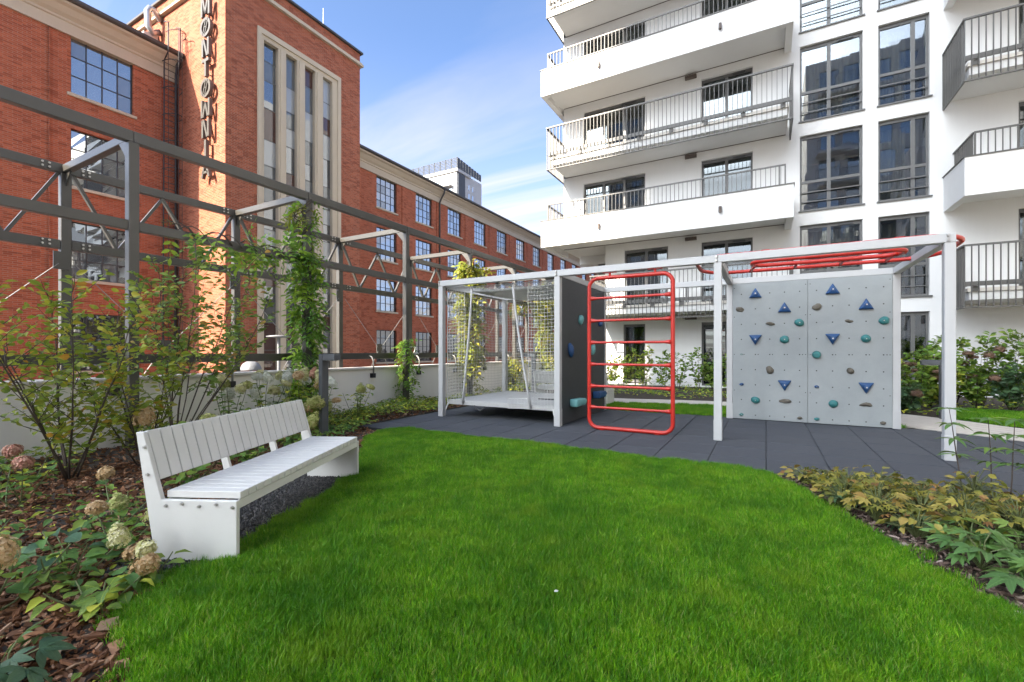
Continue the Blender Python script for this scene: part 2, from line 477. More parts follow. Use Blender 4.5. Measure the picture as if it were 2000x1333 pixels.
class MB:
    def __init__(s):
        s.v, s.f = [], []
    def quadbox(s, P):
        """P: 8 corners, bottom loop then top loop"""
        k = len(s.v)
        s.v += [tuple(p) for p in P]
        s.f += [(k, k + 3, k + 2, k + 1), (k + 4, k + 5, k + 6, k + 7), (k, k + 1, k + 5, k + 4), (k + 1, k + 2, k + 6, k + 5), (k + 2, k + 3, k + 7, k + 6), (k + 3, k, k + 4, k + 7)]
        return s
    def box(s, x0, x1, y0, y1, z0, z1):
        return s.quadbox([(x0, y0, z0), (x1, y0, z0), (x1, y1, z0), (x0, y1, z0), (x0, y0, z1), (x1, y0, z1), (x1, y1, z1), (x0, y1, z1)])
    def bar(s, a, b, wd, ht, up=(0, 0, 1)):
        a, b = Vector(a), Vector(b)
        d = (b - a).normalized()
        u = Vector(up)
        x = d.cross(u)
        if x.length < 1e-4:
            x = d.cross(Vector((1, 0, 0)))
        x.normalize()
        z = x.cross(d)
        x, z = x * wd / 2, z * ht / 2
        return s.quadbox([a - x - z, a + x - z, b + x - z, b - x - z, a - x + z, a + x + z, b + x + z, b - x + z])
    def tube(s, pts, r, n=8, closed=False, cap=True):
        pts = [Vector(p) for p in pts]
        m = len(pts)
        rs = r if isinstance(r, (list, tuple)) else [r] * m
        k = len(s.v)
        last = None
        for i, p in enumerate(pts):
            if closed:
                d = pts[(i + 1) % m] - pts[i - 1]
            else:
                d = pts[min(i + 1, m - 1)] - pts[max(i - 1, 0)]
            if d.length < 1e-9:
                d = Vector((0, 0, 1))
            d.normalize()
            ref = last if last is not None else (Vector((0, 0, 1)) if abs(d.z) < 0.9 else Vector((1, 0, 0)))
            x = ref - d * ref.dot(d)
            if x.length < 1e-5:
                x = d.orthogonal()
            x.normalize()
            last = x
            y = d.cross(x)
            for j in range(n):
                t = 2 * math.pi * j / n
                s.v.append(tuple(p + (x * math.cos(t) + y * math.sin(t)) * rs[i]))
        for i in range(m if closed else m - 1):
            a, b = k + i * n, k + ((i + 1) % m) * n
            for j in range(n):
                s.f.append((a + j, a + (j + 1) % n, b + (j + 1) % n, b + j))
        if cap and not closed:
            s.f.append(tuple(k + j for j in reversed(range(n))))
            s.f.append(tuple(k + (m - 1) * n + j for j in range(n)))
        return s
    def prism(s, poly, fn, t0, t1):
        """poly of 2-D points, fn(u, v, t) -> xyz, extruded from t0 to t1"""
        k = len(s.v)
        n = len(poly)
        s.v += [tuple(fn(u, v, t0)) for u, v in poly] + [tuple(fn(u, v, t1)) for u, v in poly]
        s.f.append(tuple(k + i for i in reversed(range(n))))
        s.f.append(tuple(k + n + i for i in range(n)))
        for i in range(n):
            j = (i + 1) % n
            s.f.append((k + i, k + j, k + n + j, k + n + i))
        return s
    def poly(s, pts):
        k = len(s.v)
        s.v += [tuple(p) for p in pts]
        s.f.append(tuple(range(k, k + len(pts))))
        return s
    def lathe(s, c, prof, n=16):
        k = len(s.v)
        for r, z in prof:
            for j in range(n):
                t = 2 * math.pi * j / n
                s.v.append((c[0] + r * math.cos(t), c[1] + r * math.sin(t), c[2] + z))
        for i in range(len(prof) - 1):
            for j in range(n):
                s.f.append((k + i * n + j, k + i * n + (j + 1) % n, k + (i + 1) * n + (j + 1) % n, k + (i + 1) * n + j))
        s.f.append(tuple(k + j for j in reversed(range(n))))
        s.f.append(tuple(k + (len(prof) - 1) * n + j for j in range(n)))
        return s
    def mesh(s, name, mat, org=(0, 0, 0), bevel=0, smooth=False, segs=1):
        me = bpy.data.meshes.new(name)
        o = Vector(org)
        me.from_pydata([tuple(Vector(p) - o) for p in s.v], [], s.f)
        bm = bmesh.new()
        bm.from_mesh(me)
        bmesh.ops.recalc_face_normals(bm, faces=bm.faces)
        if bevel:
            ed = [e for e in bm.edges if len(e.link_faces) == 2 and e.calc_face_angle(0) > 0.5]
            bmesh.ops.bevel(bm, geom=ed, offset=bevel, segments=segs, affect='EDGES', profile=0.5)
        bm.to_mesh(me)
        bm.free()
        if smooth:
            for p in me.polygons:
                p.use_smooth = True
        me.materials.append(MATS[mat])
        return me
    def build(s, name, mat, parent=None, bevel=0, smooth=False, segs=1, at=None):
        """one object; without a parent its origin is put at `at` or the world origin"""
        org = origin_of(parent) if parent else Vector(at or (0, 0, 0))
        me = s.mesh(name, mat, org, bevel, smooth, segs)
        ob = bpy.data.objects.new(name, me)
        C.objects.link(ob)
        if parent:
            ob.parent = parent
        else:
            ob.location = org
        return ob

def tag(o, label=None, cat=None, group=None, kind=None):
    if label: o['label'] = label
    if cat: o['category'] = cat
    if group: o['group'] = group
    if kind: o['kind'] = kind
    return o

def thing(name, loc, label, cat, group=None):
    o = bpy.data.objects.new(name, None)
    o.empty_display_size = 0.1
    C.objects.link(o)
    o.location = loc
    return tag(o, label, cat, group)

def inst(me, name, parent, loc=None, mat4=None):
    """another object on shared mesh data; loc / mat4 in world space"""
    o = bpy.data.objects.new(name, me)
    C.objects.link(o)
    o.parent = parent
    org = origin_of(parent) if parent else Vector((0, 0, 0))
    if mat4 is not None:
        m = mat4.copy()
        m.translation = m.translation - org
        o.matrix_basis = m
    else:
        o.location = Vector(loc) - org
    return o

def copy_tree(o, parent=None):
    c = o.copy()
    C.objects.link(c)
    if parent:
        c.parent = parent
    for ch in list(o.children):
        copy_tree(ch, c)
    return c

def wall_grid(mb, u0, u1, v0, v1, holes, put):
    """fill a rectangle except the holes, as few boxes as the grid allows; put(u0,u1,v0,v1)"""
    us = sorted({u0, u1} | {h[i] for h in holes for i in (0, 1) if u0 < h[i] < u1})
    for a, b in zip(us[:-1], us[1:]):
        m = (a + b) / 2
        cut = sorted((h[2], h[3]) for h in holes if h[0] < m < h[1])
        z = v0
        for c0, c1 in cut:
            if c0 > z and z < v1:
                put(a, b, z, min(c0, v1))
            z = max(z, c1)
        if z < v1:
            put(a, b, z, v1)

def in_poly(x, y, poly):
    c = False
    j = len(poly) - 1
    for i in range(len(poly)):
        xi, yi = poly[i]
        xj, yj = poly[j]
        if (yi > y) != (yj > y) and x < (xj - xi) * (y - yi) / (yj - yi) + xi:
            c = not c
        j = i
    return c

# ------------------------------------------------------------------ ground, street, lawn, paving
STREET_Z = -3.2
tag(MB().box(-1500, -8.16, -1500, 1500, STREET_Z - 0.3, STREET_Z).build('street', 'street'), kind='structure')
tag(MB().box(-8.16, 1500, -1500, 1500, STREET_Z - 0.3, -0.03).build('ground', 'soil'), kind='structure')

LAWN = [(-1.6, -1.2), (-1.75, 0.4), (-2.05, 0.86), (-2.38, 0.92), (-2.74, 1.06), (-2.95, 1.34), (-2.93, 1.66), (-3.05, 1.83), (-3.22, 2.26), (-3.40, 2.75),
        (-3.74, 3.43), (-4.5, 4.23), (-5.2, 4.96), (-5.40, 5.42), (-5.15, 5.70), (-0.05, 5.52), (0.12, 5.15), (0.39, 4.5), (0.62, 3.99), (0.81, 3.53), (0.94, 3.36),
        (1.04, 3.2), (1.05, 2.4), (1.05, 0.8), (1.05, -1.2)]
LAWN_BACK = [(-6.4, 9.98), (-4.4, 9.9), (2.0, 9.9), (2.02, 10.35), (1.5, 10.9), (0.3, 11.45), (-1.0, 11.72), (-2.2, 11.45), (-3.4, 11.2), (-6.4, 10.9)]
LAWN_SIDE = [(3.12, 11.55), (3.85, 10.98), (5.5, 10.1), (8.5, 9.2), (11.0, 9.5), (9.5, 12.2), (6.5, 13.2), (4.6, 13.7), (3.5, 13.5), (3.1, 12.4)]
def sheet(name, poly, z, mat, thick=0.02):
    return MB().prism(poly, lambda u, v, t: (u, v, t), z - thick, z).build(name, mat)
tag(MB().box(-7.4, 60, -55, -1.25, -0.04, -0.002).build('paving', 'path_boards'), kind='structure')  # unseen pale ground behind the camera, added to bounce light
tag(MB().box(3.6, 30, -1.24, 8.0, -0.04, -0.006).build('paving', 'path_boards'), kind='structure')  # unseen sunlit ground right of the frame, added for its bounce
lawn = tag(sheet('lawn', LAWN, 0.0, 'turf_base'), kind='structure')
lawn2 = tag(sheet('lawn', LAWN_BACK, 0.0, 'turf_base'), kind='structure')
lawn3 = tag(sheet('lawn', LAWN_SIDE, 0.0, 'turf_base'), kind='structure')
GRAVEL = [(-2.88, 1.58), (-3.06, 1.84), (-3.24, 2.27), (-3.42, 2.76), (-3.77, 3.45), (-4.35, 3.42), (-4.6, 3.3), (-3.6, 1.3), (-3.3, 1.1)]
gravel_bed = tag(sheet('gravel_bed', GRAVEL, -0.005, 'soil'), kind='structure')

# rubber tiles, each a piece of the paved ground
pave = tag(MB().box(-6.2, 3.59, 5.60, 9.88, -0.028, -0.012).build('pavement', 'kerb_grey'), kind='structure')
T = 0.61
tile_me = MB().box(-T / 2 + 0.005, T / 2 - 0.005, -T / 2 + 0.005, T / 2 - 0.005, -0.03, 0).mesh('tile', 'rubber_tile', bevel=0.007)
PATH_EDGE = [(1.95, 10.2), (2.59, 9.71), (3.25, 9.33), (4.4, 8.75), (6.0, 8.2)]
def path_y(x):
    for (a, b), (c, d) in zip(PATH_EDGE[:-1], PATH_EDGE[1:]):
        if a <= x <= c:
            return b + (d - b) * (x - a) / (c - a)
    return 10.1 if x < 1.95 else 8.2
for i in range(-10, 9):
    for j in range(0, 8):
        cx, cy = 0.01 + T * (i + 0.5), 5.62 + T * (j + 0.5)
        if j == 7 and cx < 1.6:
            continue
        top = path_y(cx) if cx > 1.5 else 9.89
        if cy + T / 2 > top + 0.45:
            continue
        if cy + T / 2 > top and cy < top + 0.4:
            y1 = top if cx <= 1.5 else min(cy + T / 2, path_y(cx) - 0.0)
            y0 = cy - T / 2
            if y1 - y0 < 0.06:
                continue
            a = path_y(cx - T / 2) if cx > 1.5 else y1
            b = path_y(cx + T / 2) if cx > 1.5 else y1
            a, b = min(a, cy + T / 2), min(b, cy + T / 2)
            if min(a, b) - y0 < 0.02:
                continue
            x0, x1 = cx - T / 2 + 0.003, cx + T / 2 - 0.003
            MB().prism([(x0, y0 + 0.003), (x1, y0 + 0.003), (x1, b - 0.003), (x0, a - 0.003)], lambda u, v, t: (u, v, t), -0.027, 0.0).build('tile', 'rubber_tile', pave, bevel=0.003)
        else:
            if cy - T / 2 < 5.6:
                continue
            t = inst(tile_me, 'tile', pave, (cx, cy, rnd.uniform(-0.0015, 0.0015)))
            t.rotation_euler = (rnd.uniform(-0.002, 0.002), rnd.uniform(-0.002, 0.002), rnd.uniform(-0.002, 0.002))
tag(MB().box(-6.2, 3.59, 5.545, 5.605, -0.05, 0.012).build('kerb', 'kerb_grey', bevel=0.006), kind='structure')

# pale path of narrow boards that swings round behind the climbing wall
PC = [(-9.0, 12.2, 0.55), (-6.2, 11.75, 0.5), (-3.45, 11.82, 0.52), (-2.2, 12.12, 0.52), (-1.0, 12.32, 0.5), (0.4, 12.2, 0.6), (1.6, 11.75, 0.8), (2.55, 10.95, 0.85), (3.35, 10.2, 0.75), (4.6, 9.45, 0.75), (6.2, 8.95, 0.75), (9.0, 8.5, 0.8), (14, 8.3, 0.8)]
def spline(P, k):
    o = []
    for i in range(len(P) - 1):
        p0, p1, p2, p3 = P[max(i - 1, 0)], P[i], P[i + 1], P[min(i + 2, len(P) - 1)]
        for q in range(k):
            t = q / k
            o.append(tuple(0.5 * (2 * p1[c] + (p2[c] - p0[c]) * t + (2 * p0[c] - 5 * p1[c] + 4 * p2[c] - p3[c]) * t * t + (3 * p1[c] - p0[c] - 3 * p2[c] + p3[c]) * t ** 3) for c in range(len(p1))))
    o.append(tuple(P[-1]))
    return o
PS = spline(PC, 5)
path = tag(MB().box(-9.5, 14, 8.0, 13.0, -0.029, -0.026).build('path', 'soil'), kind='structure')
NB_BOARDS = 6
def offs(i, t):
    a, b = PS[max(i - 1, 0)], PS[min(i + 1, len(PS) - 1)]
    d = Vector((b[0] - a[0], b[1] - a[1]))
    d.normalize()
    n = Vector((-d.y, d.x))
    return (PS[i][0] + n.x * t * PS[i][2], PS[i][1] + n.y * t * PS[i][2])
for q in range(NB_BOARDS):
    t0, t1 = -1 + 2 * q / NB_BOARDS, -1 + 2 * (q + 1) / NB_BOARDS - 0.03
    m = MB()
    L0 = [offs(i, t0) for i in range(len(PS))]
    L1 = [offs(i, t1) for i in range(len(PS))]
    for i in range(len(PS) - 1):
        a, b, c, d = L0[i], L0[i + 1], L1[i + 1], L1[i]
        m.quadbox([(*a, -0.02), (*b, -0.02), (*c, -0.02), (*d, -0.02), (*a, 0.004), (*b, 0.004), (*c, 0.004), (*d, 0.004)])
    m.build('paving_strip', 'path_boards', path)
# corner of pale slab paving at the lower right
slab_path = tag(MB().box(1.075, 3.59, -1.0, 3.20, -0.05, 0.012).build('paving', 'path_boards', bevel=0.006), kind='structure')

# ------------------------------------------------------------------ low plastered wall at the edge of the terrace
lw = thing('low_wall', (-7.9, 8, 0), 'low pale plastered wall with grey cap running behind the flower bed', 'wall')
MB().box(-8.10, -7.75, -4, 40, STREET_Z, 0.89).build('wall_body', 'wall_plaster', lw)
for i in range(22):
    MB().box(-8.14, -7.70, -4 + i * 2, -4 + i * 2 + 1.995, 0.893, 0.935).build('coping', 'wall_cap', lw, bevel=0.006)

# ------------------------------------------------------------------ brick factory
WX, TX, TY0, TY1 = -25.5, -21.26, 11.63, 19.42
fac = thing('brick_building', (-25, 15, STREET_Z), 'old red brick factory with tall stair tower and steel windows behind the pergola', 'building')
WZ = [(0.45, 2.9), (4.35, 6.77), (8.25, 10.67), (12.15, 14.57)]
RCOL = [27.02 + 4.385 * i for i in range(14)]          # right edges of the far wing's windows
WW = 2.12
LCOL = [9.85]
holesL = [(e - WW - 0.04, e, a, b) for e in LCOL for a, b in WZ]
holesR = [(e - WW, e, a, b) for e in RCOL for a, b in WZ]
m = MB()
wall_grid(m, 5.45, TY0, STREET_Z, 15.3, holesL, lambda a, b, c, d: m.box(WX - 0.5, WX, a, b, c, d))
m.build('wall', 'brick', fac)
m = MB()
wall_grid(m, TY1, 96, STREET_Z, 15.3, holesR, lambda a, b, c, d: m.box(WX - 0.5, WX, a, b, c, d))
m.build('wall', 'brick', fac)
m = MB()                                                # gable end and body behind the facades
m.box(-38, WX - 0.502, 5.45, TY0, STREET_Z, 15.3)
m.box(-38, WX - 0.9, TY1, 96, STREET_Z, 15.3)
m.build('wall', 'brick', fac)
# shallow pilaster strips and movement joints
for y in (7.02, 10.95):
    MB().box(WX + 0.001, WX + 0.07, y - (0.02 if y < 8 else 0), y + 0.02, STREET_Z, 14.52).build('joint', 'brick_tower', fac)
m_p = []
for i, e in enumerate(RCOL[:-1]):
    yc = e + (4.385 - WW) / 2
    MB().box(WX + 0.001, WX + 0.06, yc - 0.55, yc + 0.55, STREET_Z, 14.50).build('pilaster', 'brick', fac)
# cornice: frieze, cove and gutter
def corn(y0, y1, nm=''):
    fn = lambda u, v, t: (WX + u, t, v)
    MB().prism([(-0.3, 14.52), (0.10, 14.52), (0.10, 14.98), (0.16, 15.02), (0.16, 15.10), (0.30, 15.22), (0.46, 15.42), (0.60, 15.50), (0.60, 15.60), (-0.3, 15.60)], fn, y0, y1).build('cornice', 'stone_trim', fac)
    g = MB()
    g.prism([(0.50, 15.603), (0.70, 15.603), (0.76, 15.66), (0.76, 15.78), (0.72, 15.78), (0.70, 15.70), (0.50, 15.70)], fn, y0, y1)
    g.build('gutter', 'gutter_metal', fac)
    MB().prism([(0.48, 15.604), (0.48, 15.69), (-5.5, 17.6), (-12, 17.6), (-12, 15.604)], fn, y0, y1).build('roof', 'gutter_metal', fac)
corn(5.45, TY0 - 0.002)
corn(TY1 + 0.002, 96)
def steel_window(y0, y1, z0, z1, nx, nz, panes, glass, x=WX):
    wn = bpy.data.objects.new('window', None)
    C.objects.link(wn)
    wn.parent = fac
    wn.location = Vector((x - 0.14, (y0 + y1) / 2, z0)) - origin_of(fac)
    f = MB()
    xa, xb = x - 0.19, x - 0.11
    t = 0.045
    f.box(xa, xb, y0, y0 + t, z0, z1); f.box(xa, xb, y1 - t, y1, z0, z1)
    f.box(xa, xb, y0 + t, y1 - t, z0, z0 + t); f.box(xa, xb, y0 + t, y1 - t, z1 - t, z1)
    for i in range(1, nx):
        y = y0 + (y1 - y0) * i / nx
        f.box(xa + 0.01, xb - 0.01, y - 0.018, y + 0.018, z0 + t, z1 - t)
    for i in range(1, nz):
        z = z0 + (z1 - z0) * i / nz
        f.box(xa + 0.015, xb - 0.015, y0 + t, y1 - t, z - 0.018, z + 0.018)
    f.build('frame', 'window_steel', wn)
    if panes:
        for i in range(nx):
            for j in range(nz):
                a, b = y0 + (y1 - y0) * i / nx, y0 + (y1 - y0) * (i + 1) / nx
                c, d = z0 + (z1 - z0) * j / nz, z0 + (z1 - z0) * (j + 1) / nz
                e1, e2 = rnd.uniform(-0.0022, 0.0022), rnd.uniform(-0.0022, 0.0022)
                MB().quadbox([(x - 0.155, a, c), (x - 0.15 + e1, a, c), (x - 0.15 - e1, b, c), (x - 0.155, b, c), (x - 0.155, a, d), (x - 0.15 + e2, a, d), (x - 0.15 - e2, b, d), (x - 0.155, b, d)]).build('pane', 'glass_factory_dull' if glass == 'glass_factory' and rnd.random() < 0.22 else glass, wn)
    else:
        MB().box(x - 0.155, x - 0.15, y0 + 0.01, y1 - 0.01, z0 + 0.01, z1 - 0.01).build('pane', 'glass_factory_dull' if rnd.random() < 0.25 else glass, wn)
    MB().box(x - 0.10, x + 0.09, y0 - 0.12, y1 + 0.12, z0 - 0.13, z0 - 0.002).build('sill', 'stone_trim', wn, bevel=0.01)
for (y0, y1, z0, z1) in holesL:
    steel_window(y0, y1, z0, z1, 4, 3, True, 'glass_factory' if z0 > 4 else 'glass_low')
for i, (y0, y1, z0, z1) in enumerate(holesR):
    col = i // 4
    steel_window(y0, y1, z0, z1, 4, 4, col < 4, 'glass_factory' if z0 > 4 else 'glass_low')
# tower
m = MB()
SY0, SY1, SZ1 = 13.1, 17.96, 16.87                     # outside of the stone frame
wall_grid(m, TY0, TY1, STREET_Z, 18.35, [(SY0 + 0.02, SY1 - 0.02, STREET_Z, SZ1 - 0.02)], lambda a, b, c, d: m.box(TX - 0.6, TX, a, b, c, d))
m.box(-33, TX - 0.601, TY0, TY1, STREET_Z, 18.35)
m.build('tower', 'brick_tower', fac)
m = MB()
m.box(-33, TX + 0.001, TY0 - 0.001, TY1 + 0.001, 18.57, 19.10)
m.build('tower_parapet', 'brick_tower', fac)
MB().box(-33.1, TX + 0.16, TY0 - 0.16, TY1 + 0.16, 18.352, 18.47).box(-33.1, TX + 0.10, TY0 - 0.10, TY1 + 0.10, 18.47, 18.568).build('string_course', 'stone_trim', fac)
MB().box(-33.1, TX + 0.14, TY0 - 0.14, TY1 + 0.14, 19.102, 19.21).build('coping', 'gutter_metal', fac)
# stone frame and mullions of the stair window
strips = [(13.43, 14.17), (14.59, 15.22), (15.67, 16.30), (16.79, 17.43)]
fr = MB()
fr.box(TX - 0.30, TX + 0.10, SY0, 13.28, STREET_Z, SZ1); fr.box(TX - 0.30, TX + 0.10, 17.75, SY1, STREET_Z, SZ1)
fr.box(TX - 0.30, TX + 0.10, 13.28, 17.75, 16.62, SZ1)
fr.box(TX - 0.30, TX + 0.02, 13.28, 13.43, STREET_Z, 16.62); fr.box(TX - 0.30, TX + 0.02, 17.43, 17.75, STREET_Z, 16.62)
fr.box(TX - 0.30, TX + 0.02, 13.43, 17.43, 16.40, 16.62)
fr.build('stone_frame', 'stone_trim', fac)
for (a, b), (c, d) in zip(strips[:-1], strips[1:]):
    MB().box(TX - 0.30, TX + 0.04, b, c, STREET_Z, 16.398).box(TX - 0.2, TX + 0.09, b + 0.10, c - 0.10, STREET_Z, 16.396).build('mullion', 'stone_trim', fac)
PANE = {'g': 'pane_grey', 'b': 'pane_brown', 'p': 'pane_pale', 'd': 'pane_dark'}
patt = ['dgdbpggdpbdgbbg', 'gpgpdbgdbpgbgdb', 'bgpgdggbbdggbpg', 'ppbpdgpdpgdbgdg']
for (a, b), pt in zip(strips, patt):
    z = 16.40
    for k, ch in enumerate(pt):
        h = (1.55, 0.95, 1.25, 1.35, 0.85)[(k * 2 + len(pt) + int(a * 10)) % 5]
        z2 = max(z - h, STREET_Z)
        e = rnd.uniform(-0.006, 0.006)
        MB().quadbox([(TX - 0.21, a, z2), (TX - 0.2 + e, a, z2), (TX - 0.2 - e, b, z2), (TX - 0.21, b, z2), (TX - 0.21, a, z - 0.02), (TX - 0.2 + e, a, z - 0.02), (TX - 0.2 - e, b, z - 0.02), (TX - 0.21, b, z - 0.02)]).build('pane', PANE[ch], fac)
        MB().box(TX - 0.215, TX - 0.185, a, b, z - 0.025, z + 0.005).build('glazing_bar', 'window_alu', fac)
        z = z2
        if z <= 0:
            break
# things on the roofs
d = thing('roof_duct', (-27.5, 11.2, 16), 'bent grey ventilation duct on the roof beside the brick tower', 'duct')
MB().tube([(-27, 11.55, 17.55), (-27, 11.25, 17.35), (-27, 11.05, 17.55), (-27, 11.02, 18.3), (-27, 11.12, 18.5), (-27, 11.3, 18.52), (-27, 11.62, 18.15)], 0.15, 12).build('pipe', 'duct_metal', d, smooth=True)
MB().prism([(10.2, 16.2), (10.9, 17.25), (11.6, 17.85), (11.62, 16.2)], lambda u, v, t: (t, u, v), -29.5, -27.3).build('plant_box', 'duct_metal', d)
MB().box(-28, -27.1, 10.9, 11.5, 15.9, 17.3).build('plinth', 'wall_cap', d)
ant = thing('roof_mast', (-24, 19.0, 19.2), 'thin white mast standing on the corner of the tower roof', 'mast')
MB().tube([(-24, 19.0, 19.2), (-24, 19.0, 22.6)], [0.035, 0.015], 6).build('rod', 'lamp_white', ant)
MB().box(-24.2, -23.8, 18.8, 19.2, 19.2, 19.32).build('foot', 'gutter_metal', ant)
hut = thing('roof_hut', (-24.5, 16.2, 19.2), 'pale metal cabinet behind the parapet of the tower roof', 'cabinet')
MB().box(-25.5, -23.6, 14.3, 17.8, 19.2, 20.15).build('housing', 'far_white', hut, bevel=0.03)
for k in range(4):
    MB().box(-23.598, -23.55, 14.6 + k * 0.8, 15.2 + k * 0.8, 19.4, 19.95).build('louvre', 'duct_metal', hut)
# caged ladder and down pipes
lad = bpy.data.objects.new('cage_ladder', None); C.objects.link(lad); lad.parent = fac
lad.location = Vector((-25, 11.2, 0)) - origin_of(fac)
LY0, LY1 = 10.92, 11.42
for y in (LY0, LY1):
    MB().tube([(-25.28, y, STREET_Z), (-25.1, y, 15.2), (-24.72, y, 15.5), (-24.72, y, 16.9), (-25.1, y, 17.05)], 0.03, 6).build('side_rail', 'window_steel', lad)
rung = MB().tube([(-25.2, LY0, 0), (-25.2, LY1, 0)], 0.016, 5).mesh('rung', 'window_steel')
for k in range(62):
    z = STREET_Z + 0.3 + k * 0.3
    x = 0.18 * max(0, (z - STREET_Z)) / 18.4
    inst(rung, 'rung', lad, (x - 0.05 + (0.42 if z > 15.4 else 0), 0, z))
hoop = MB().tube([(-25.15 + 0.72 * math.sin(math.pi * k / 10), (LY0 + LY1) / 2 - 0.36 * math.cos(math.pi * k / 10), 0) for k in range(11)], 0.02, 5).mesh('hoop', 'window_steel')
for k in range(13):
    inst(hoop, 'hoop', lad, (0.1 + (0.35 if k == 12 else 0), 0, 1.0 + k * 1.28))
for k in (2, 5, 8):
    t = math.pi * k / 10
    MB().bar((-25.05 + 0.72 * math.sin(t), (LY0 + LY1) / 2 - 0.36 * math.cos(t), 1.0), (-25.05 + 0.72 * math.sin(t), (LY0 + LY1) / 2 - 0.36 * math.cos(t), 16.6), 0.04, 0.012, (0, 1, 0)).build('cage_strap', 'window_steel', lad)
MB().tube([(-25.38, 11.54, STREET_Z), (-25.38, 11.54, 14.9), (-24.9, 11.54, 15.55)], 0.06, 8).build('down_pipe', 'gutter_metal', fac, smooth=True)
MB().tube([(-25.36, 32.31, STREET_Z), (-25.36, 32.31, 14.5), (-25.2, 32.31, 14.8), (-24.85, 32.31, 15.3), (-24.8, 32.31, 15.6)], 0.075, 8).build('down_pipe', 'gutter_metal', fac, smooth=True)

# the vertical sign M Ø N T Ø W N I A on the sunlit side of the tower
sg = thing('letter_sign', (-22.35, TY0 - 0.2, 9), 'vertical sign of grey metal letters reading MØNTØWNIA on the brick tower', 'sign')
SX, PITCH, LH, LW_, LT = -22.35, 0.925, 0.80, 0.72, 0.13
def stroke(m, x0, z0, x1, z1, wd):
    dx, dz = x1 - x0, z1 - z0
    L = math.hypot(dx, dz)
    nx, nz = -dz / L * wd / 2, dx / L * wd / 2
    m.prism([(x0 + nx, z0 + nz), (x1 + nx, z1 + nz), (x1 - nx, z1 - nz), (x0 - nx, z0 - nz)], lambda u, v, t: (u, t, v), TY0 - 0.30, TY0 - 0.16)
for k, ch in enumerate('MONTOWNIA'):
    zb = 17.42 - LH - k * PITCH
    xl, xr, xm = SX - LW_ / 2, SX + LW_ / 2, SX
    m = MB()
    s_ = 0.135
    if ch == 'M':
        stroke(m, xl + s_ / 2, zb, xl + s_ / 2, zb + LH, s_); stroke(m, xr - s_ / 2, zb, xr - s_ / 2, zb + LH, s_)
        stroke(m, xl + s_ + 0.03, zb + LH, xm, zb + 0.12, 0.11); stroke(m, xr - s_ - 0.03, zb + LH, xm, zb + 0.12, 0.11)
    elif ch == 'W':
        stroke(m, xl + s_ / 2, zb, xl + s_ / 2, zb + LH, s_); stroke(m, xr - s_ / 2, zb, xr - s_ / 2, zb + LH, s_)
        stroke(m, xl + s_ + 0.03, zb, xm, zb + LH - 0.12, 0.11); stroke(m, xr - s_ - 0.03, zb, xm, zb + LH - 0.12, 0.11)
    elif ch == 'N':
        stroke(m, xl + s_ / 2 + 0.06, zb, xl + s_ / 2 + 0.06, zb + LH, s_); stroke(m, xr - s_ / 2 - 0.06, zb, xr - s_ / 2 - 0.06, zb + LH, s_)
        stroke(m, xl + s_ + 0.08, zb + LH, xr - s_ - 0.08, zb, 0.12)
    elif ch == 'T':
        stroke(m, xl + 0.08, zb + LH - s_ / 2, xr - 0.08, zb + LH - s_ / 2, s_); stroke(m, xm, zb, xm, zb + LH - s_, s_ * 1.1)
    elif ch == 'I':
        stroke(m, xm, zb, xm, zb + LH, s_ * 1.15)
    elif ch == 'A':
        stroke(m, xl + 0.06, zb, xm, zb + LH, s_); stroke(m, xr - 0.06, zb, xm, zb + LH, s_); stroke(m, xl + 0.16, zb + 0.24, xr - 0.16, zb + 0.24, 0.11)
    else:
        nseg = 20
        ro, ri = LH / 2 + 0.03, LH / 2 - 0.11
        for q in range(nseg):
            a, b = 2 * math.pi * q / nseg, 2 * math.pi * (q + 1) / nseg
            m.prism([(xm + ro * math.cos(a), zb + LH / 2 + ro * math.sin(a)), (xm + ro * math.cos(b), zb + LH / 2 + ro * math.sin(b)), (xm + ri * math.cos(b), zb + LH / 2 + ri * math.sin(b)), (xm + ri * math.cos(a), zb + LH / 2 + ri * math.sin(a))], lambda u, v, t: (u, t, v), TY0 - 0.30, TY0 - 0.16)
        stroke(m, xm - 0.22, zb + 0.06, xm + 0.04, zb + LH - 0.06, 0.055); stroke(m, xm - 0.04, zb + 0.06, xm + 0.22, zb + LH - 0.06, 0.055)
        stroke(m, xm - 0.10, zb + LH / 2 + 0.10, xm + 0.12, zb + LH / 2 - 0.08, 0.05)
    lo = m.build('letter', 'letter_metal', sg)
    for zz_ in (0.15, LH - 0.15):
        MB().box(xm - 0.02, xm + 0.02, TY0 - 0.16, TY0 + 0.01, zb + zz_ - 0.02, zb + zz_ + 0.02).build('stand_off', 'gutter_metal', lo)

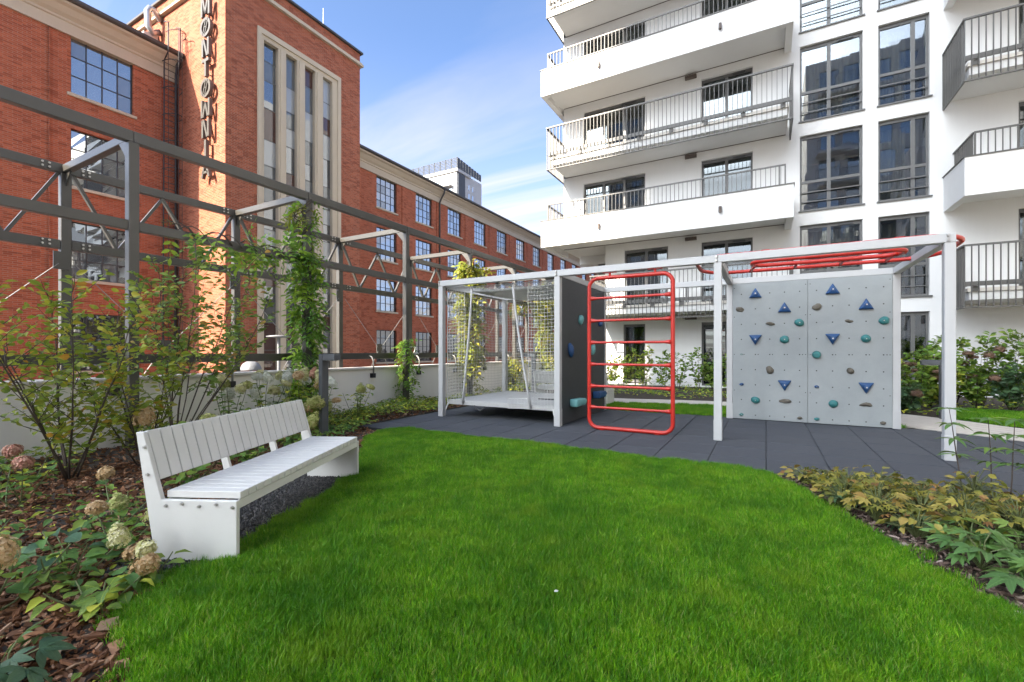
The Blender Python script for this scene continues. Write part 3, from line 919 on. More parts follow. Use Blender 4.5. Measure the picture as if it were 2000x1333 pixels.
# ------------------------------------------------------------------ white high-rise far behind the factory
hr = thing('high_rise', (-96, 135, STREET_Z), 'distant white high-rise with louvred roof screen rising above the brick factory', 'building')
HX, HY, HZ = -94.6, 130.0, 65.3
MB().box(HX - 34, HX, HY, HY + 16, STREET_Z, HZ - 0.5).build('wall', 'far_white', hr)
MB().box(HX + 0.01, HX + 0.4, HY + 0.4, HY + 4.6, STREET_Z, HZ - 1.2).build('grey_strip', 'far_grey', hr)
MB().box(HX - 34, HX + 0.6, HY - 0.5, HY + 8, HZ - 1.0, HZ).build('roof_slab', 'far_white', hr)
for k in range(18):
    z = HZ - 6.0 - k * 3.2
    MB().box(HX - 12.0, HX - 1.6, HY - 1.7, HY - 0.02, z, z + 0.35).box(HX - 12.0, HX - 1.6, HY - 1.7, HY - 1.6, z + 0.35, z + 1.4).build('balcony', 'far_white', hr)
    MB().box(HX - 11.4, HX - 2.0, HY - 0.06, HY - 0.015, z + 0.36, z + 2.6).build('window_band', 'glass_far', hr)
    for q, yy in enumerate((2.2, 7.0, 9.4)):
        MB().box(HX + (0.41 if q == 0 else 0.012), HX + (0.46 if q == 0 else 0.06), HY + yy, HY + yy + 0.9, z + 0.6, z + 2.5).build('window', 'far_grey' if q == 0 else 'glass_far', hr)
    if k > 1:
        MB().prism([(HX, HY + 12.4), (HX + 2.6, HY + 14.4), (HX + 2.6, HY + 16), (HX, HY + 16)], lambda u, v, t: (u, v, t), z, z + 1.3).build('balcony', 'far_white', hr)
for i in range(14):
    x = HX + 0.4 - i * 2.5
    MB().box(x - 0.16, x + 0.16, HY - 0.3, HY - 0.1, HZ, HZ + 3.85 - i * 0.04).build('screen_post', 'far_grey', hr)
for j in range(7):
    z = HZ + 0.55 + j * 0.52
    MB().bar((HX + 0.45, HY - 0.2, z), (HX - 32.5, HY - 0.2, z - 0.4), 0.2, 0.20).build('screen_louvre', 'far_grey', hr)
for j in range(9):
    MB().box(HX + 0.2, HX + 0.5, HY + j * 1.7, HY + j * 1.7 + 1.35, HZ + 0.1, HZ + 3.8 - j * 0.16).build('screen_panel', 'far_grey', hr)

# ------------------------------------------------------------------ white apartment building with balconies
YW, YF = 18.05, 16.40
apt = thing('apartment_building', (0, 20, 0), 'white rendered apartment building with alternating solid and railed balconies', 'building')
APX0, APX1, APT = -7.52, 10.2, 21.5
F3 = lambda k: 3.0 * k
op = []                                                  # x0, x1, z0, z1, kind
for k in range(2, 7):
    op.append((-6.63, -4.10, F3(k) + 0.02, F3(k) + 2.26, 'door3'))
for k in range(1, 7):
    op.append((-2.06, -0.39, F3(k) + 0.02, F3(k) + 2.30, 'door2'))
op += [(-4.91, -3.24, 3.02, 5.31, 'door2'), (-4.95, -4.10, 0.10, 2.36, 'single'), (-2.06, -0.39, 0.02, 2.36, 'door2')]
for k in range(0, 7):
    op.append((1.01, 2.70, F3(k) - 0.02, F3(k) + 2.50, 'bay'))
    op.append((3.09, 4.31, F3(k) - 0.02, F3(k) + 2.50, 'bay2'))
    if k:
        op.append((6.2, 8.2, F3(k) + 0.02, F3(k) + 2.3, 'door2'))
m = MB()
ux = lambda a, b, c, d: m.box(a, b, YW, YW + 0.32, c, d)
wall_grid(m, APX0, APX1, 5.66, APT, op, ux)
wall_grid(m, -5.70, APX1, -0.03, 5.66, op, ux)
m.build('wall', 'white_render', apt)
m = MB()                                                 # body behind the facade: side walls, roof, cantilever soffit
m.box(APX0, APX0 + 0.3, YW + 0.321, 34, 5.66, APT)
m.box(-5.70, -5.40, YW + 0.321, 34, -0.03, 5.659)
m.box(APX1 - 0.3, APX1, YW + 0.321, 34, -0.03, APT)
m.box(APX0 + 0.301, APX1 - 0.301, 33.7, 34, -0.03, APT)
m.build('wall', 'white_render', apt)
MB().box(APX0 + 0.301, APX1 - 0.301, YW + 0.33, 33.6, APT - 0.4, APT - 0.05).build('roof', 'far_grey', apt)
MB().box(APX0, -5.38, YW + 0.002, 33.6, 5.58, 5.658).build('soffit', 'white_render', apt)
MB().box(APX0 + 0.12, -5.72, YW + 1.6, YW + 1.95, 5.24, 5.579).build('beam', 'white_render', apt)
MB().box(APX0 + 0.6, -6.4, YW + 3.5, YW + 9.0, 5.535, 5.578).build('soffit_vent', 'fixture_brown', apt)
for k in range(0, 7):                                    # floors inside
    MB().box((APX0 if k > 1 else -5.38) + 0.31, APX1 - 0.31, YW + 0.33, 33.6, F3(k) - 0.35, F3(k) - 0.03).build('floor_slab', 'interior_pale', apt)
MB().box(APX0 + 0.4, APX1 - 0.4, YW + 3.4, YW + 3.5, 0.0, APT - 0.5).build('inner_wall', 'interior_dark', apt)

def curtain_mesh(x0, x1, z0, z1, y):
    mb = MB()
    n = max(4, int((x1 - x0) / 0.035))
    P = [(x0 + (x1 - x0) * i / n, y + 0.035 * math.sin(i * 1.9) + 0.012 * math.sin(i * 0.7)) for i in range(n + 1)]
    k = 0
    for i in range(n):
        mb.poly([(P[i][0], P[i][1], z0), (P[i + 1][0], P[i + 1][1], z0), (P[i + 1][0], P[i + 1][1], z1), (P[i][0], P[i][1], z1)])
    return mb
def home_window(x0, x1, z0, z1, kind, parent, yw, glass='glass_home', flip=1, curt=True):
    """frame, panes, sill; flip = +1 when the outside lies towards -Y"""
    wn = bpy.data.objects.new('window', None)
    C.objects.link(wn)
    wn.parent = parent
    wn.location = Vector(((x0 + x1) / 2, yw + flip * 0.12, z0)) - origin_of(parent)
    ya, yb = sorted((yw + flip * 0.10, yw + flip * 0.17))
    t = 0.062
    f = MB()
    f.box(x0, x0 + t, ya, yb, z0, z1); f.box(x1 - t, x1, ya, yb, z0, z1)
    f.box(x0 + t, x1 - t, ya, yb, z0, z0 + t); f.box(x0 + t, x1 - t, ya, yb, z1 - 0.11, z1)
    cols = {'door3': [1 / 3, 2 / 3], 'door2': [0.5], 'single': [], 'bay': [0.48], 'bay2': [0.70]}[kind]
    xs = [x0] + [x0 + (x1 - x0) * c for c in cols] + [x1]
    for x in xs[1:-1]:
        f.box(x - 0.05, x + 0.05, ya - 0.004, yb + 0.004, z0 + t, z1 - 0.11)
    zs = [z0 + t, z1 - 0.11]
    if kind in ('bay', 'bay2'):
        zr = z0 + 0.98
        f.box(x0 + t, x1 - t, ya + 0.003, yb - 0.003, zr - 0.045, zr + 0.045)
        zs = [z0 + t, zr, z1 - 0.11]
    f.build('frame', 'window_alu', wn)
    for a, b in zip(xs[:-1], xs[1:]):
        for c, d in zip(zs[:-1], zs[1:]):
            e = rnd.uniform(-0.002, 0.002)
            y = yw + flip * 0.135
            MB().quadbox([(a + 0.02, y + e, c), (b - 0.02, y - e, c), (b - 0.02, y - e + 0.006, c), (a + 0.02, y + e + 0.006, c), (a + 0.02, y - e, d), (b - 0.02, y + e, d), (b - 0.02, y + e + 0.006, d), (a + 0.02, y - e + 0.006, d)]).build('pane', glass, wn)
    if kind in ('bay', 'bay2'):                          # thin guard bars before the lower lights
        yg = yw + flip * 0.055
        for q in (0.30, 0.62):
            MB().bar((x0 + 0.01, yg, z0 + q), (x1 - 0.01, yg, z0 + q), 0.018, 0.030).build('guard_bar', 'window_alu', wn)
    ys = sorted((yw - flip * 0.05, yw + flip * 0.10))
    if kind in ('bay', 'bay2', 'single'):
        MB().box(x0 - 0.04, x1 + 0.06, ys[0], ys[1] - 0.002, z0 - 0.045, z0 - 0.004).build('sill', 'window_alu', wn)
    if kind != 'bay2':
        MB().box(x0 + (x1 - x0) * 0.62, x0 + (x1 - x0) * 0.86, min(ya, yb) - 0.03, min(ya, yb) - 0.002, z1 - 0.10, z1 - 0.045).build('air_vent', 'window_steel', wn)
    if curt:
        w_ = x1 - x0
        style = rnd.random()
        if kind == 'bay2':
            sp = [(x0 + 0.08, x0 + w_ * 0.62)] if style < 0.6 else [(x0 + 0.08, x0 + w_ * 0.35)]
        elif style < 0.45:
            sp = [(x0 + 0.08, x0 + w_ * 0.47), (x0 + w_ * 0.53, x1 - 0.08)]
        elif style < 0.8:
            sp = [(x0 + 0.08, x0 + w_ * 0.24), (x0 + w_ * 0.74, x1 - 0.08)]
        else:
            sp = []
        for a, b in sp:
            curtain_mesh(a, b, z0 + 0.04, z1 - 0.14, yw + flip * 0.5).build('curtain', 'curtain', wn)
    return wn
for (x0, x1, z0, z1, kd) in op:
    home_window(x0, x1, z0, z1, kd, apt, YW, 'glass_home' if kd in ('bay', 'bay2') else 'glass_door')

bal_long = MB().box(-0.008, 0.008, -0.024, 0.024, 0, 1.64).mesh('baluster', 'railing_paint')
bal_short = MB().box(-0.008, 0.008, -0.02, 0.02, 0, 0.62).mesh('baluster', 'railing_paint')
bal_long_s = MB().box(-0.024, 0.024, -0.008, 0.008, 0, 1.64).mesh('baluster', 'railing_paint')
bal_short_s = MB().box(-0.02, 0.02, -0.008, 0.008, 0, 0.62).mesh('baluster', 'railing_paint')
SP = 0.137
def rail_balcony(k, x0, x1, yb, left=True, right=True):
    z = F3(k)
    b = bpy.data.objects.new('balcony', None); C.objects.link(b); b.parent = apt
    b.location = Vector(((x0 + x1) / 2, YF, z)) - origin_of(apt)
    MB().box(x0 + 0.14, x1 - 0.14, YF + 0.16, YW - 0.002 if yb <= YW else YW - 0.002, z - 0.34, z - 0.12).build('slab', 'white_render', b)
    MB().box(x0 + 0.09, x1 - 0.09, YF + 0.11, YW - 0.003, z - 0.118, z - 0.03).build('deck', 'wall_cap', b)
    if yb > YW:
        MB().box(x0 + 0.14, APX0 - 0.002, YW + 0.0, yb, z - 0.34, z - 0.121).build('slab', 'white_render', b)
    zt, zb = z + 1.12, z - 0.56
    tr = MB()
    tr.box(x0 - 0.03, x1 + 0.03, YF - 0.035, YF + 0.035, zt - 0.045, zt)
    if left: tr.box(x0 - 0.03, x0 + 0.03, YF + 0.036, yb, zt - 0.045, zt)
    if right: tr.box(x1 - 0.03, x1 + 0.03, YF + 0.036, YW - 0.003, zt - 0.045, zt)
    tr.build('handrail', 'railing_paint', b)
    lr = MB()
    lr.box(x0 - 0.02, x1 + 0.02, YF - 0.03, YF + 0.03, zb, zb + 0.03)
    if left: lr.box(x0 - 0.02, x0 + 0.02, YF + 0.031, yb, zb, zb + 0.03)
    if right: lr.box(x1 - 0.02, x1 + 0.02, YF + 0.031, YW - 0.003, zb, zb + 0.03)
    lr.build('lower_rail', 'railing_paint', b)
    mr = MB()
    mr.box(x0 + 0.03, x1 - 0.03, YF + 0.030, YF + 0.085, z + 0.02, z + 0.14)
    if left: mr.box(x0 + 0.030, x0 + 0.085, YF + 0.09, yb - 0.05, z + 0.02, z + 0.14)
    mr.build('fixing_rail', 'railing_paint', b)
    nb = int((x1 - x0) / 1.05)
    for i in range(nb + 1):
        x = x0 + 0.25 + (x1 - x0 - 0.5) * i / nb
        MB().box(x - 0.07, x + 0.07, YF + 0.088, YF + 0.20, z - 0.115, z + 0.018).build('bracket', 'railing_paint', b)
    n = int(round((x1 - x0) / SP))
    for i in range(n + 1):
        inst(bal_long, 'baluster', b, (x0 + (x1 - x0) * i / n, YF, zb + 0.005))
    for side, xx, ye in ((left, x0, yb), (right, x1, YW)):
        if side:
            ns = int((ye - YF) / SP)
            for i in range(1, ns + 1):
                inst(bal_long_s, 'baluster', b, (xx, YF + i * SP, zb + 0.005))
def solid_balcony(k, x0, x1, yb):
    z = F3(k)
    b = bpy.data.objects.new('balcony', None); C.objects.link(b); b.parent = apt
    b.location = Vector(((x0 + x1) / 2, YF, z)) - origin_of(apt)
    MB().box(x0 + 0.201, x1 - 0.201, YF + 0.201, YW - 0.002, z - 0.38, z - 0.10).build('slab', 'white_render', b)
    p = MB()
    p.box(x0, x1, YF, YF + 0.2, z - 0.58, z + 0.44)
    p.box(x0, x0 + 0.2, YF + 0.2, yb, z - 0.58, z + 0.44)
    p.box(x1 - 0.2, x1, YF + 0.2, YW - 0.002, z - 0.58, z + 0.44)
    p.build('parapet', 'white_render', b)
    if yb > YW:
        MB().box(x0 + 0.201, APX0 - 0.002, YW + 0.0, yb, z - 0.38, z - 0.101).build('slab', 'white_render', b)
    c = MB()
    c.box(x0 - 0.03, x1 + 0.03, YF - 0.03, YF + 0.23, z + 0.442, z + 0.468)
    c.box(x0 - 0.03, x0 + 0.23, YF + 0.231, yb, z + 0.442, z + 0.468)
    c.box(x1 - 0.23, x1 + 0.03, YF + 0.231, YW - 0.003, z + 0.442, z + 0.468)
    c.build('coping', 'railing_paint', b)
    r = MB()
    a, e = x0 + 0.22, x1 - 0.2
    yy = YF + 0.14
    r.box(a, e, yy - 0.025, yy + 0.025, z + 1.09, z + 1.13)
    r.box(a - 0.02, a + 0.03, yy + 0.026, yb, z + 1.09, z + 1.13)
    r.box(a, a + 0.04, yy - 0.02, yy + 0.02, z + 0.469, z + 1.089); r.box(e - 0.04, e, yy - 0.02, yy + 0.02, z + 0.469, z + 1.089)
    r.box(e - 0.20, e - 0.16, yy - 0.02, yy + 0.02, z + 0.469, z + 1.089)
    r.build('handrail', 'railing_paint', b)
    n = int(round((e - a) / SP))
    for i in range(1, n):
        inst(bal_short, 'baluster', b, (a + (e - a) * i / n, yy, z + 0.469))
    ns = int((yb - yy) / SP)
    for i in range(1, ns):
        inst(bal_short_s, 'baluster', b, (a + 0.005, yy + i * SP, z + 0.469))
    for q in (0.28, 0.76):
        x = x0 + (x1 - x0) * q
        sp = MB().tube([(x, YF + 0.01, z - 0.02), (x, YF - 0.10, z - 0.02)], 0.035, 10).tube([(x, YF - 0.07, z + 0.03), (x, YF - 0.07, z - 0.16)], 0.05, 10)
        sp.build('spout', 'fixture_brown', b)
for k in (1, 3, 5):
    rail_balcony(k, -5.75 if k == 1 else -7.55, 0.73, YW if k == 1 else YW + 0.75)
    rail_balcony(k, 4.62, 8.9, YW)
for k in (2, 4, 6):
    solid_balcony(k, -7.81, 0.76, YW + 0.75)
    solid_balcony(k, 4.62, 8.9, YW - 0.001)
for k in range(1, 6):                                    # lamps under the soffits
    MB().box(-2.62, -2.22, YW - 0.12, YW - 0.002, F3(k) - 0.53 + (0.0 if k % 2 else -0.06), F3(k) - 0.42 + (0.0 if k % 2 else -0.06)).build('wall_lamp', 'fixture_brown', apt)
for k in range(1, 7):                                    # shadow joints where slab meets wall
    MB().box(-7.5 if k > 1 else -5.7, 0.6, YW - 0.014, YW - 0.001, F3(k) - (0.362 if k % 2 else 0.402), F3(k) - (0.342 if k % 2 else 0.382)).build('joint', 'fixture_brown', apt)
tb = thing('balcony_table', (-2.0, 17.3, 2.97), 'dark small table with two chairs on the lowest railed balcony', 'table')
MB().box(-2.5, -1.5, 16.95, 17.5, 3.66, 3.70).build('table_top', 'black_plastic', tb)
for x in (-2.44, -1.56):
    for y in (17.0, 17.45):
        MB().box(x - 0.02, x + 0.02, y - 0.02, y + 0.02, 2.975, 3.659).build('leg', 'black_plastic', tb)

# ------------------------------------------------------------------ neighbours out of view: wing seen in window glass, added shade tower, added bounce wing
nb_ = thing('apartment_building', (16, -14, 0), 'white apartment wing across the court, seen reflected in the tall windows', 'building')
NX0, NX1, NY, NT = 3.6, 31.1, -19.0, 30.5
hol = []
for k in range(10):
    for q in range(6):
        x = NX0 + 1.2 + q * 4.4
        hol.append((x, x + 1.5, F3(k) + 0.15, F3(k) + 2.5))
        hol.append((x + 2.1, x + 3.3, F3(k) + 0.8, F3(k) + 2.5))
m = MB()
wall_grid(m, NX0, NX1, -0.03, NT, hol, lambda a, b, c, d: m.box(a, b, NY - 0.3, NY, c, d))
m.box(NX0, NX1, NY - 12, NY - 0.301, -0.03, NT)
m.build('wall', 'white_render', nb_)
for (x0, x1, z0, z1) in hol:
    MB().box(x0, x1, NY - 0.2, NY - 0.15, z0, z1).build('window', 'glass_far', nb_)
for k in range(1, 10):
    for q in range(0, 6, 2):
        x = NX0 + 0.8 + q * 4.4
        b = MB().box(x, x + 4.2, NY + 0.002, NY + 1.5, F3(k) - 0.3, F3(k) - 0.02).build('balcony', 'white_render', nb_)
        g = MB()
        g.box(x, x + 4.2, NY + 1.44, NY + 1.5, F3(k) + 1.05, F3(k) + 1.1)
        for i in range(31):
            g.box(x + i * 0.139, x + i * 0.139 + 0.02, NY + 1.45, NY + 1.49, F3(k) - 0.018, F3(k) + 1.049)
        g.build('railing', 'railing_paint', b)
tw = thing('shade_tower', (-16, -70, 0), 'unseen pale tower block added behind the viewer to shade the court', 'building')  # out of view; placed and sized so its shadow covers the court
TWX0, TWX1, TWY, TWZ = -30.1, -22.3, -60.0, 77.0
m = MB()
th = [(TWX0 + 1.5 + q * 3.4, TWX0 + 3.6 + q * 3.4, 3.2 * k + 0.7, 3.2 * k + 2.5) for k in range(23) for q in range(2)]
wall_grid(m, TWX0, TWX1, -0.03, TWZ, th, lambda a, b, c, d: m.box(a, b, TWY - 0.4, TWY, c, d))
m.box(TWX0, TWX1, TWY - 16, TWY - 0.401, -0.03, TWZ)
m.build('wall', 'far_white', tw)
glz = MB().box(0, 2.1, -0.3, -0.25, 0, 1.8).mesh('window', 'glass_far')
for (x0, x1, z0, z1) in th:
    inst(glz, 'window', tw, (x0, TWY, z0))
rw = thing('apartment_building', (14, 0, 0), 'unseen white side wing added on the right to bounce sunlight into the court', 'building')  # out of view; sunlit wall added to throw light back into the court
hol = [(-14.0 + q * 4.0, -12.2 + q * 4.0, F3(k) + 0.15, F3(k) + 2.5) for k in range(7) for q in range(8)]
m = MB()
wall_grid(m, -16.0, YW - 0.01, -0.03, 17.5, hol, lambda a, b, c, d: m.box(9.9, 10.2, a, b, c, d))
m.box(10.201, 20, -16.0, YW - 0.02, -0.03, 17.5)
m.build('wall', 'white_render', rw)
for (y0, y1, z0, z1) in hol:
    if z1 < 17.4:
        MB().box(10.04, 10.10, y0, y1, z0, z1).build('window', 'glass_far', rw)

# ------------------------------------------------------------------ steel pergola along the terrace edge
PNX, PFX, PY0, PB = -7.5, -9.8, 2.886, 2.69
pg = thing('pergola', (-8.6, PY0, 0), 'dark grey steel pergola with posts, truss and cream lit cross arms along the wall', 'pergola')
KS = list(range(-2, 9))
YS = [PY0 + PB * k for k in KS]
post = MB().box(-0.06, 0.06, -0.06, 0.06, -0.03, 4.118).mesh('post', 'steel_dark', bevel=0.006)
fpost = MB().box(-0.06, 0.06, -0.065, 0.065, STREET_Z, 4.128).mesh('post', 'steel_dark', bevel=0.006)
arm = MB().box(PFX + 0.062, PNX - 0.062, -0.05, 0.05, 4.142, 4.258).mesh('arm', 'steel_dark', bevel=0.006)
haunch = MB().prism([(PNX - 0.061, 4.14), (PNX - 0.26, 4.14), (PNX - 0.061, 3.92)], lambda u, v, t: (u, t, v), -0.05, 0.05).mesh('haunch', 'steel_dark')
haunch_f = MB().prism([(PFX + 0.061, 4.14), (PFX + 0.24, 4.14), (PFX + 0.061, 3.93)], lambda u, v, t: (u, t, v), -0.012, 0.012).mesh('haunch', 'steel_dark')
plate = MB().box(-0.012, 0.012, -0.10, 0.10, -0.16, 0.12).mesh('gusset_plate', 'steel_dark')
bolt = MB().tube([(0, 0, 0), (0.02, 0, 0)], 0.016, 6).mesh('bolt', 'bolt_steel')
foot = MB().box(-0.11, 0.11, -0.11, 0.11, -0.02, 0.012).mesh('foot_plate', 'steel_dark')
for i, y in enumerate(YS):
    inst(post, 'post', pg, (PNX, y, 0))
    inst(foot, 'foot_plate', pg, (PNX, y, 0))
    inst(fpost, 'post', pg, (PFX, y, 0))
    inst(arm, 'arm', pg, (0, y, 0))
    inst(haunch, 'haunch', pg, (0, y, 0))
    inst(haunch_f, 'haunch', pg, (0, y, 0))
    inst(plate, 'gusset_plate', pg, (PFX + 0.075, y - 0.06, 2.75))
    for dz in (4.2, 3.0):
        for sy in (-0.28, -0.20, 0.20, 0.28):
            for dd in (-0.03, 0.03):
                inst(bolt, 'bolt', pg, (PFX + 0.062, y + sy, dz + dd))
for i in range(len(YS) - 1):
    a, b = YS[i], YS[i + 1]
    MB().box(PNX - 0.05, PNX + 0.05, a + 0.002, b - 0.002, 4.12, 4.27).build('top_beam', 'steel_dark', pg, bevel=0.005)
    MB().box(PNX - 0.045, PNX + 0.045, a + 0.061, b - 0.061, 2.93, 3.06).build('mid_beam', 'steel_dark', pg, bevel=0.005)
    MB().box(PFX - 0.05, PFX + 0.05, a + 0.002, b - 0.002, 4.13, 4.27).build('top_chord', 'steel_dark', pg, bevel=0.005)
    MB().box(PFX - 0.05, PFX + 0.05, a + 0.066, b - 0.066, 2.92, 3.06).build('bottom_chord', 'steel_dark', pg, bevel=0.005)
    for q, (t0, z0, t1, z1) in enumerate([(0.03, 4.1, 0.25, 3.06), (0.25, 3.06, 0.5, 4.1), (0.5, 4.1, 0.75, 3.06), (0.75, 3.06, 0.97, 4.1)]):
        e = 0.02 if q % 2 else -0.02
        MB().bar((PFX + e * 0.5, a + PB * t0 + (0.02 if q == 0 else 0), z0 + 0.03 * (1 if z0 > 4 else -1)), (PFX + e * 0.5, a + PB * t1, z1 + 0.03 * (1 if z1 > 4 else -1)), 0.045, 0.06, (1, 0, 0)).build('diagonal', 'steel_dark', pg)
    mid = (PFX + 0.075, (a + b) / 2, 1.35)
    MB().box(PFX + 0.06, PFX + 0.08, mid[1] - 0.11, mid[1] + 0.11, 1.24, 1.50).build('node_plate', 'steel_dark', pg)
    for ys, zs in ((a + 0.1, 2.68), (b - 0.1, 2.68), (a + 0.1, -0.6), (b - 0.1, -0.6)):
        s = 1 if ys > mid[1] else -1
        MB().tube([(PFX + 0.085, ys, zs), (PFX + 0.085, mid[1] + s * 0.06, 1.40 if zs > 1 else 1.30)], 0.007, 5).build('tie_rod', 'galvanised', pg)

gr = thing('guard_rail', (-7.85, 6, 0.9), 'dark flat steel guard rail on brackets above the low wall', 'railing')
for i in range(len(YS) - 1):
    MB().box(-7.90, -7.82, YS[i] + 0.003, YS[i + 1] - 0.003, 1.12, 1.255).build('rail', 'steel_dark', gr, bevel=0.004)
for k in range(-3, 16):
    y = 4.32 + 1.55 * k
    MB().tube([(-7.69, y, 0.74), (-7.69, y, 1.06), (-7.74, y, 1.16), (-7.82, y, 1.19)], 0.017, 8).build('bracket_rod', 'galvanised', gr, smooth=True)
    MB().box(-7.749, -7.66, y - 0.055, y + 0.045, 0.70, 0.80).build('bracket_box', 'black_plastic', gr, bevel=0.006)

bl = thing('bell_lamp', (-7.4, 8.5, 1.3), 'small white bell lamp on an arm fixed to the vine covered pergola post', 'lamp')
MB().tube([(-7.50, 8.335, 1.40), (-7.50, 8.62, 1.40)], 0.014, 6).build('arm', 'lamp_white', bl)
MB().lathe((-7.5, 8.60, 1.22), [(0.085, 0), (0.085, 0.02), (0.05, 0.06), (0.032, 0.10), (0.03, 0.17)], 14).build('shade', 'lamp_white', bl, smooth=True)
# street lamps below the terrace
s1 = thing('street_lamp', (-14, 8.43, STREET_Z), 'grey dome topped street lamp just behind the low wall', 'lamp')
MB().tube([(-14, 8.43, STREET_Z), (-14, 8.43, 0.75)], 0.05, 8).build('pole', 'lamp_shell', s1)
MB().lathe((-14, 8.43, 0.70), [(0.30, 0), (0.30, 0.02), (0.285, 0.10), (0.23, 0.20), (0.13, 0.27), (0.05, 0.285), (0.04, 0.33)], 20).build('dome', 'lamp_shell', s1, smooth=True)
s2 = thing('street_lamp', (-15.5, 10.4, STREET_Z), 'slim pale street lamp with flat disc head before the tower window', 'lamp')
MB().tube([(-15.5, 10.36, STREET_Z), (-15.5, 10.36, 1.78)], 0.055, 8).build('pole', 'lamp_shell', s2)
MB().lathe((-15.5, 10.36, 1.78), [(0.06, 0), (0.40, 0.02), (0.42, 0.06), (0.10, 0.10)], 18).build('head', 'lamp_shell', s2, smooth=True)

# ------------------------------------------------------------------ inverted-L garden bollards
def bollard(x, y, h, lab, sgn, w_=0.10):
    b = thing('bollard_light', (x, y, 0), lab, 'bollard', 'inverted L garden lights')
    MB().box(x - w_ / 2, x + w_ / 2, y - 0.06, y + 0.06, -0.02, h).build('post', 'bollard_paint', b, bevel=0.005)
    a, e = sorted((x + sgn * (w_ / 2 + 0.001), x + sgn * 0.31))
    hd = MB().box(a, e, y - 0.058, y + 0.058, h - 0.10, h - 0.001).build('head', 'bollard_paint', b, bevel=0.005)
    MB().box(a + 0.05, e - 0.03, y - 0.035, y + 0.035, h - 0.106, h - 0.1005).build('diffuser', 'lamp_white', hd)
bollard(-5.98, 4.74, 1.255, 'dark grey inverted L garden light right behind the far end of the bench', 1, 0.085)
bollard(2.95, 11.6, 1.13, 'dark grey inverted L garden light by the pale path near the right play post', -1, 0.07)
bollard(-5.95, 12.0, 1.23, 'dark inverted L garden light seen through the net of the play cage', -1, 0.10)

# ------------------------------------------------------------------ play structure
YFp, YBp = 7.27, 9.78
PX = [-5.65, -3.135, -0.605, 1.91]
ps = thing('play_structure', (-1.9, 8.5, 0), 'white steel play frame with net cage, red ladder and grey climbing wall', 'playground equipment')
pp = MB().box(-0.052, 0.052, -0.052, 0.052, 0.0, 2.585).mesh('post', 'frame_white', bevel=0.005)
cap = MB().box(-0.056, 0.056, -0.056, 0.056, 0.001, 0.30).mesh('post_sleeve', 'frame_white', bevel=0.004)
for x in PX:
    for y in (YFp, YBp):
        inst(pp, 'post', ps, (x, y, 0))
        inst(cap, 'post_sleeve', ps, (x, y, 0))
for y in (YFp, YBp):
    for a, b in zip(PX[:-1], PX[1:]):
        x0 = a - 0.052 if a == PX[0] else a + 0.0015
        x1 = b + 0.052 if b == PX[-1] else b - 0.0015
        MB().box(x0, x1, y - 0.054, y + 0.054, 2.587, 2.695).build('beam', 'frame_white', ps, bevel=0.005)
for x in PX:
    MB().box(x - 0.05, x + 0.05, YFp + 0.056, YBp - 0.056, 2.589, 2.693).build('cross_beam', 'frame_white', ps, bevel=0.005)
    for y, s in ((YFp, -1), (YBp, -1)):
        for z in (2.615, 2.667):
            inst(bolt, 'bolt', ps, mat4=Matrix.Translation((x - 0.02, y - 0.056, z)) @ Matrix.Rotation(R(-90), 4, 'Z'))
# dark climbing board
bd = MB().box(-3.155, -3.09, YFp + 0.056, YBp - 0.056, 0.01, 2.585).build('climbing_board', 'black_panel', ps)
MB().box(-3.088, -3.075, YBp - 0.075, YBp - 0.057, 0.01, 2.58).build('board_edge', 'frame_white', bd)
def blob(r, seed, sq=(1, 1, 1), amp=0.25, sub=2):
    bm = bmesh.new()
    bmesh.ops.create_icosphere(bm, subdivisions=sub, radius=r)
    q = random.Random(seed)
    ph = [(q.uniform(20, 60) * 0.06 / r, q.uniform(0, 6), Vector((q.uniform(-1, 1), q.uniform(-1, 1), q.uniform(-1, 1))).normalized()) for _ in range(5)]
    for v in bm.verts:
        d = v.co.normalized()
        k = 1 + amp * sum(math.sin(f * v.co.dot(ax) + p) for f, p, ax in ph) / 5
        v.co = Vector((d.x * sq[0], d.y * sq[1], d.z * sq[2])) * r * k
    m = MB()
    m.v = [tuple(v.co) for v in bm.verts]
    bm.verts.index_update()
    m.f = [tuple(v.index for v in f.verts) for f in bm.faces]
    bm.free()
    return m
def add_hold(m, mat, parent, loc):
    me = m.mesh('hold', mat, smooth=True)
    return inst(me, 'hold', parent, loc)
for (y, z, mt, sq, sd_, r) in [(8.21, 1.91, 'hold_mint', (0.6, 1, 1.15), 3, 0.085), (7.69, 1.33, 'hold_blue', (0.6, 0.85, 1.3), 4, 0.10), (8.88, 1.33, 'hold_mint', (0.6, 0.9, 1.25), 5, 0.10), (9.39, 1.88, 'hold_blue', (0.6, 1.2, 0.7), 6, 0.09)]:
    add_hold(blob(r, sd_, sq, 0.3), mt, bd, (-3.07, y, z))
def wedge(y, z, mat, l):
    m = MB().prism([(-l, -0.07), (l * 0.55, -0.07), (l, 0.0), (l * 0.6, 0.06), (-l, 0.075)], lambda u, v, t: (t, y + u, z + v), -3.089, -2.93)
    m.build('hold', mat, bd, bevel=0.03, segs=2, smooth=True)
wedge(7.95, 0.36, 'hold_mint', 0.28)
wedge(9.19, 0.40, 'hold_blue', 0.28)
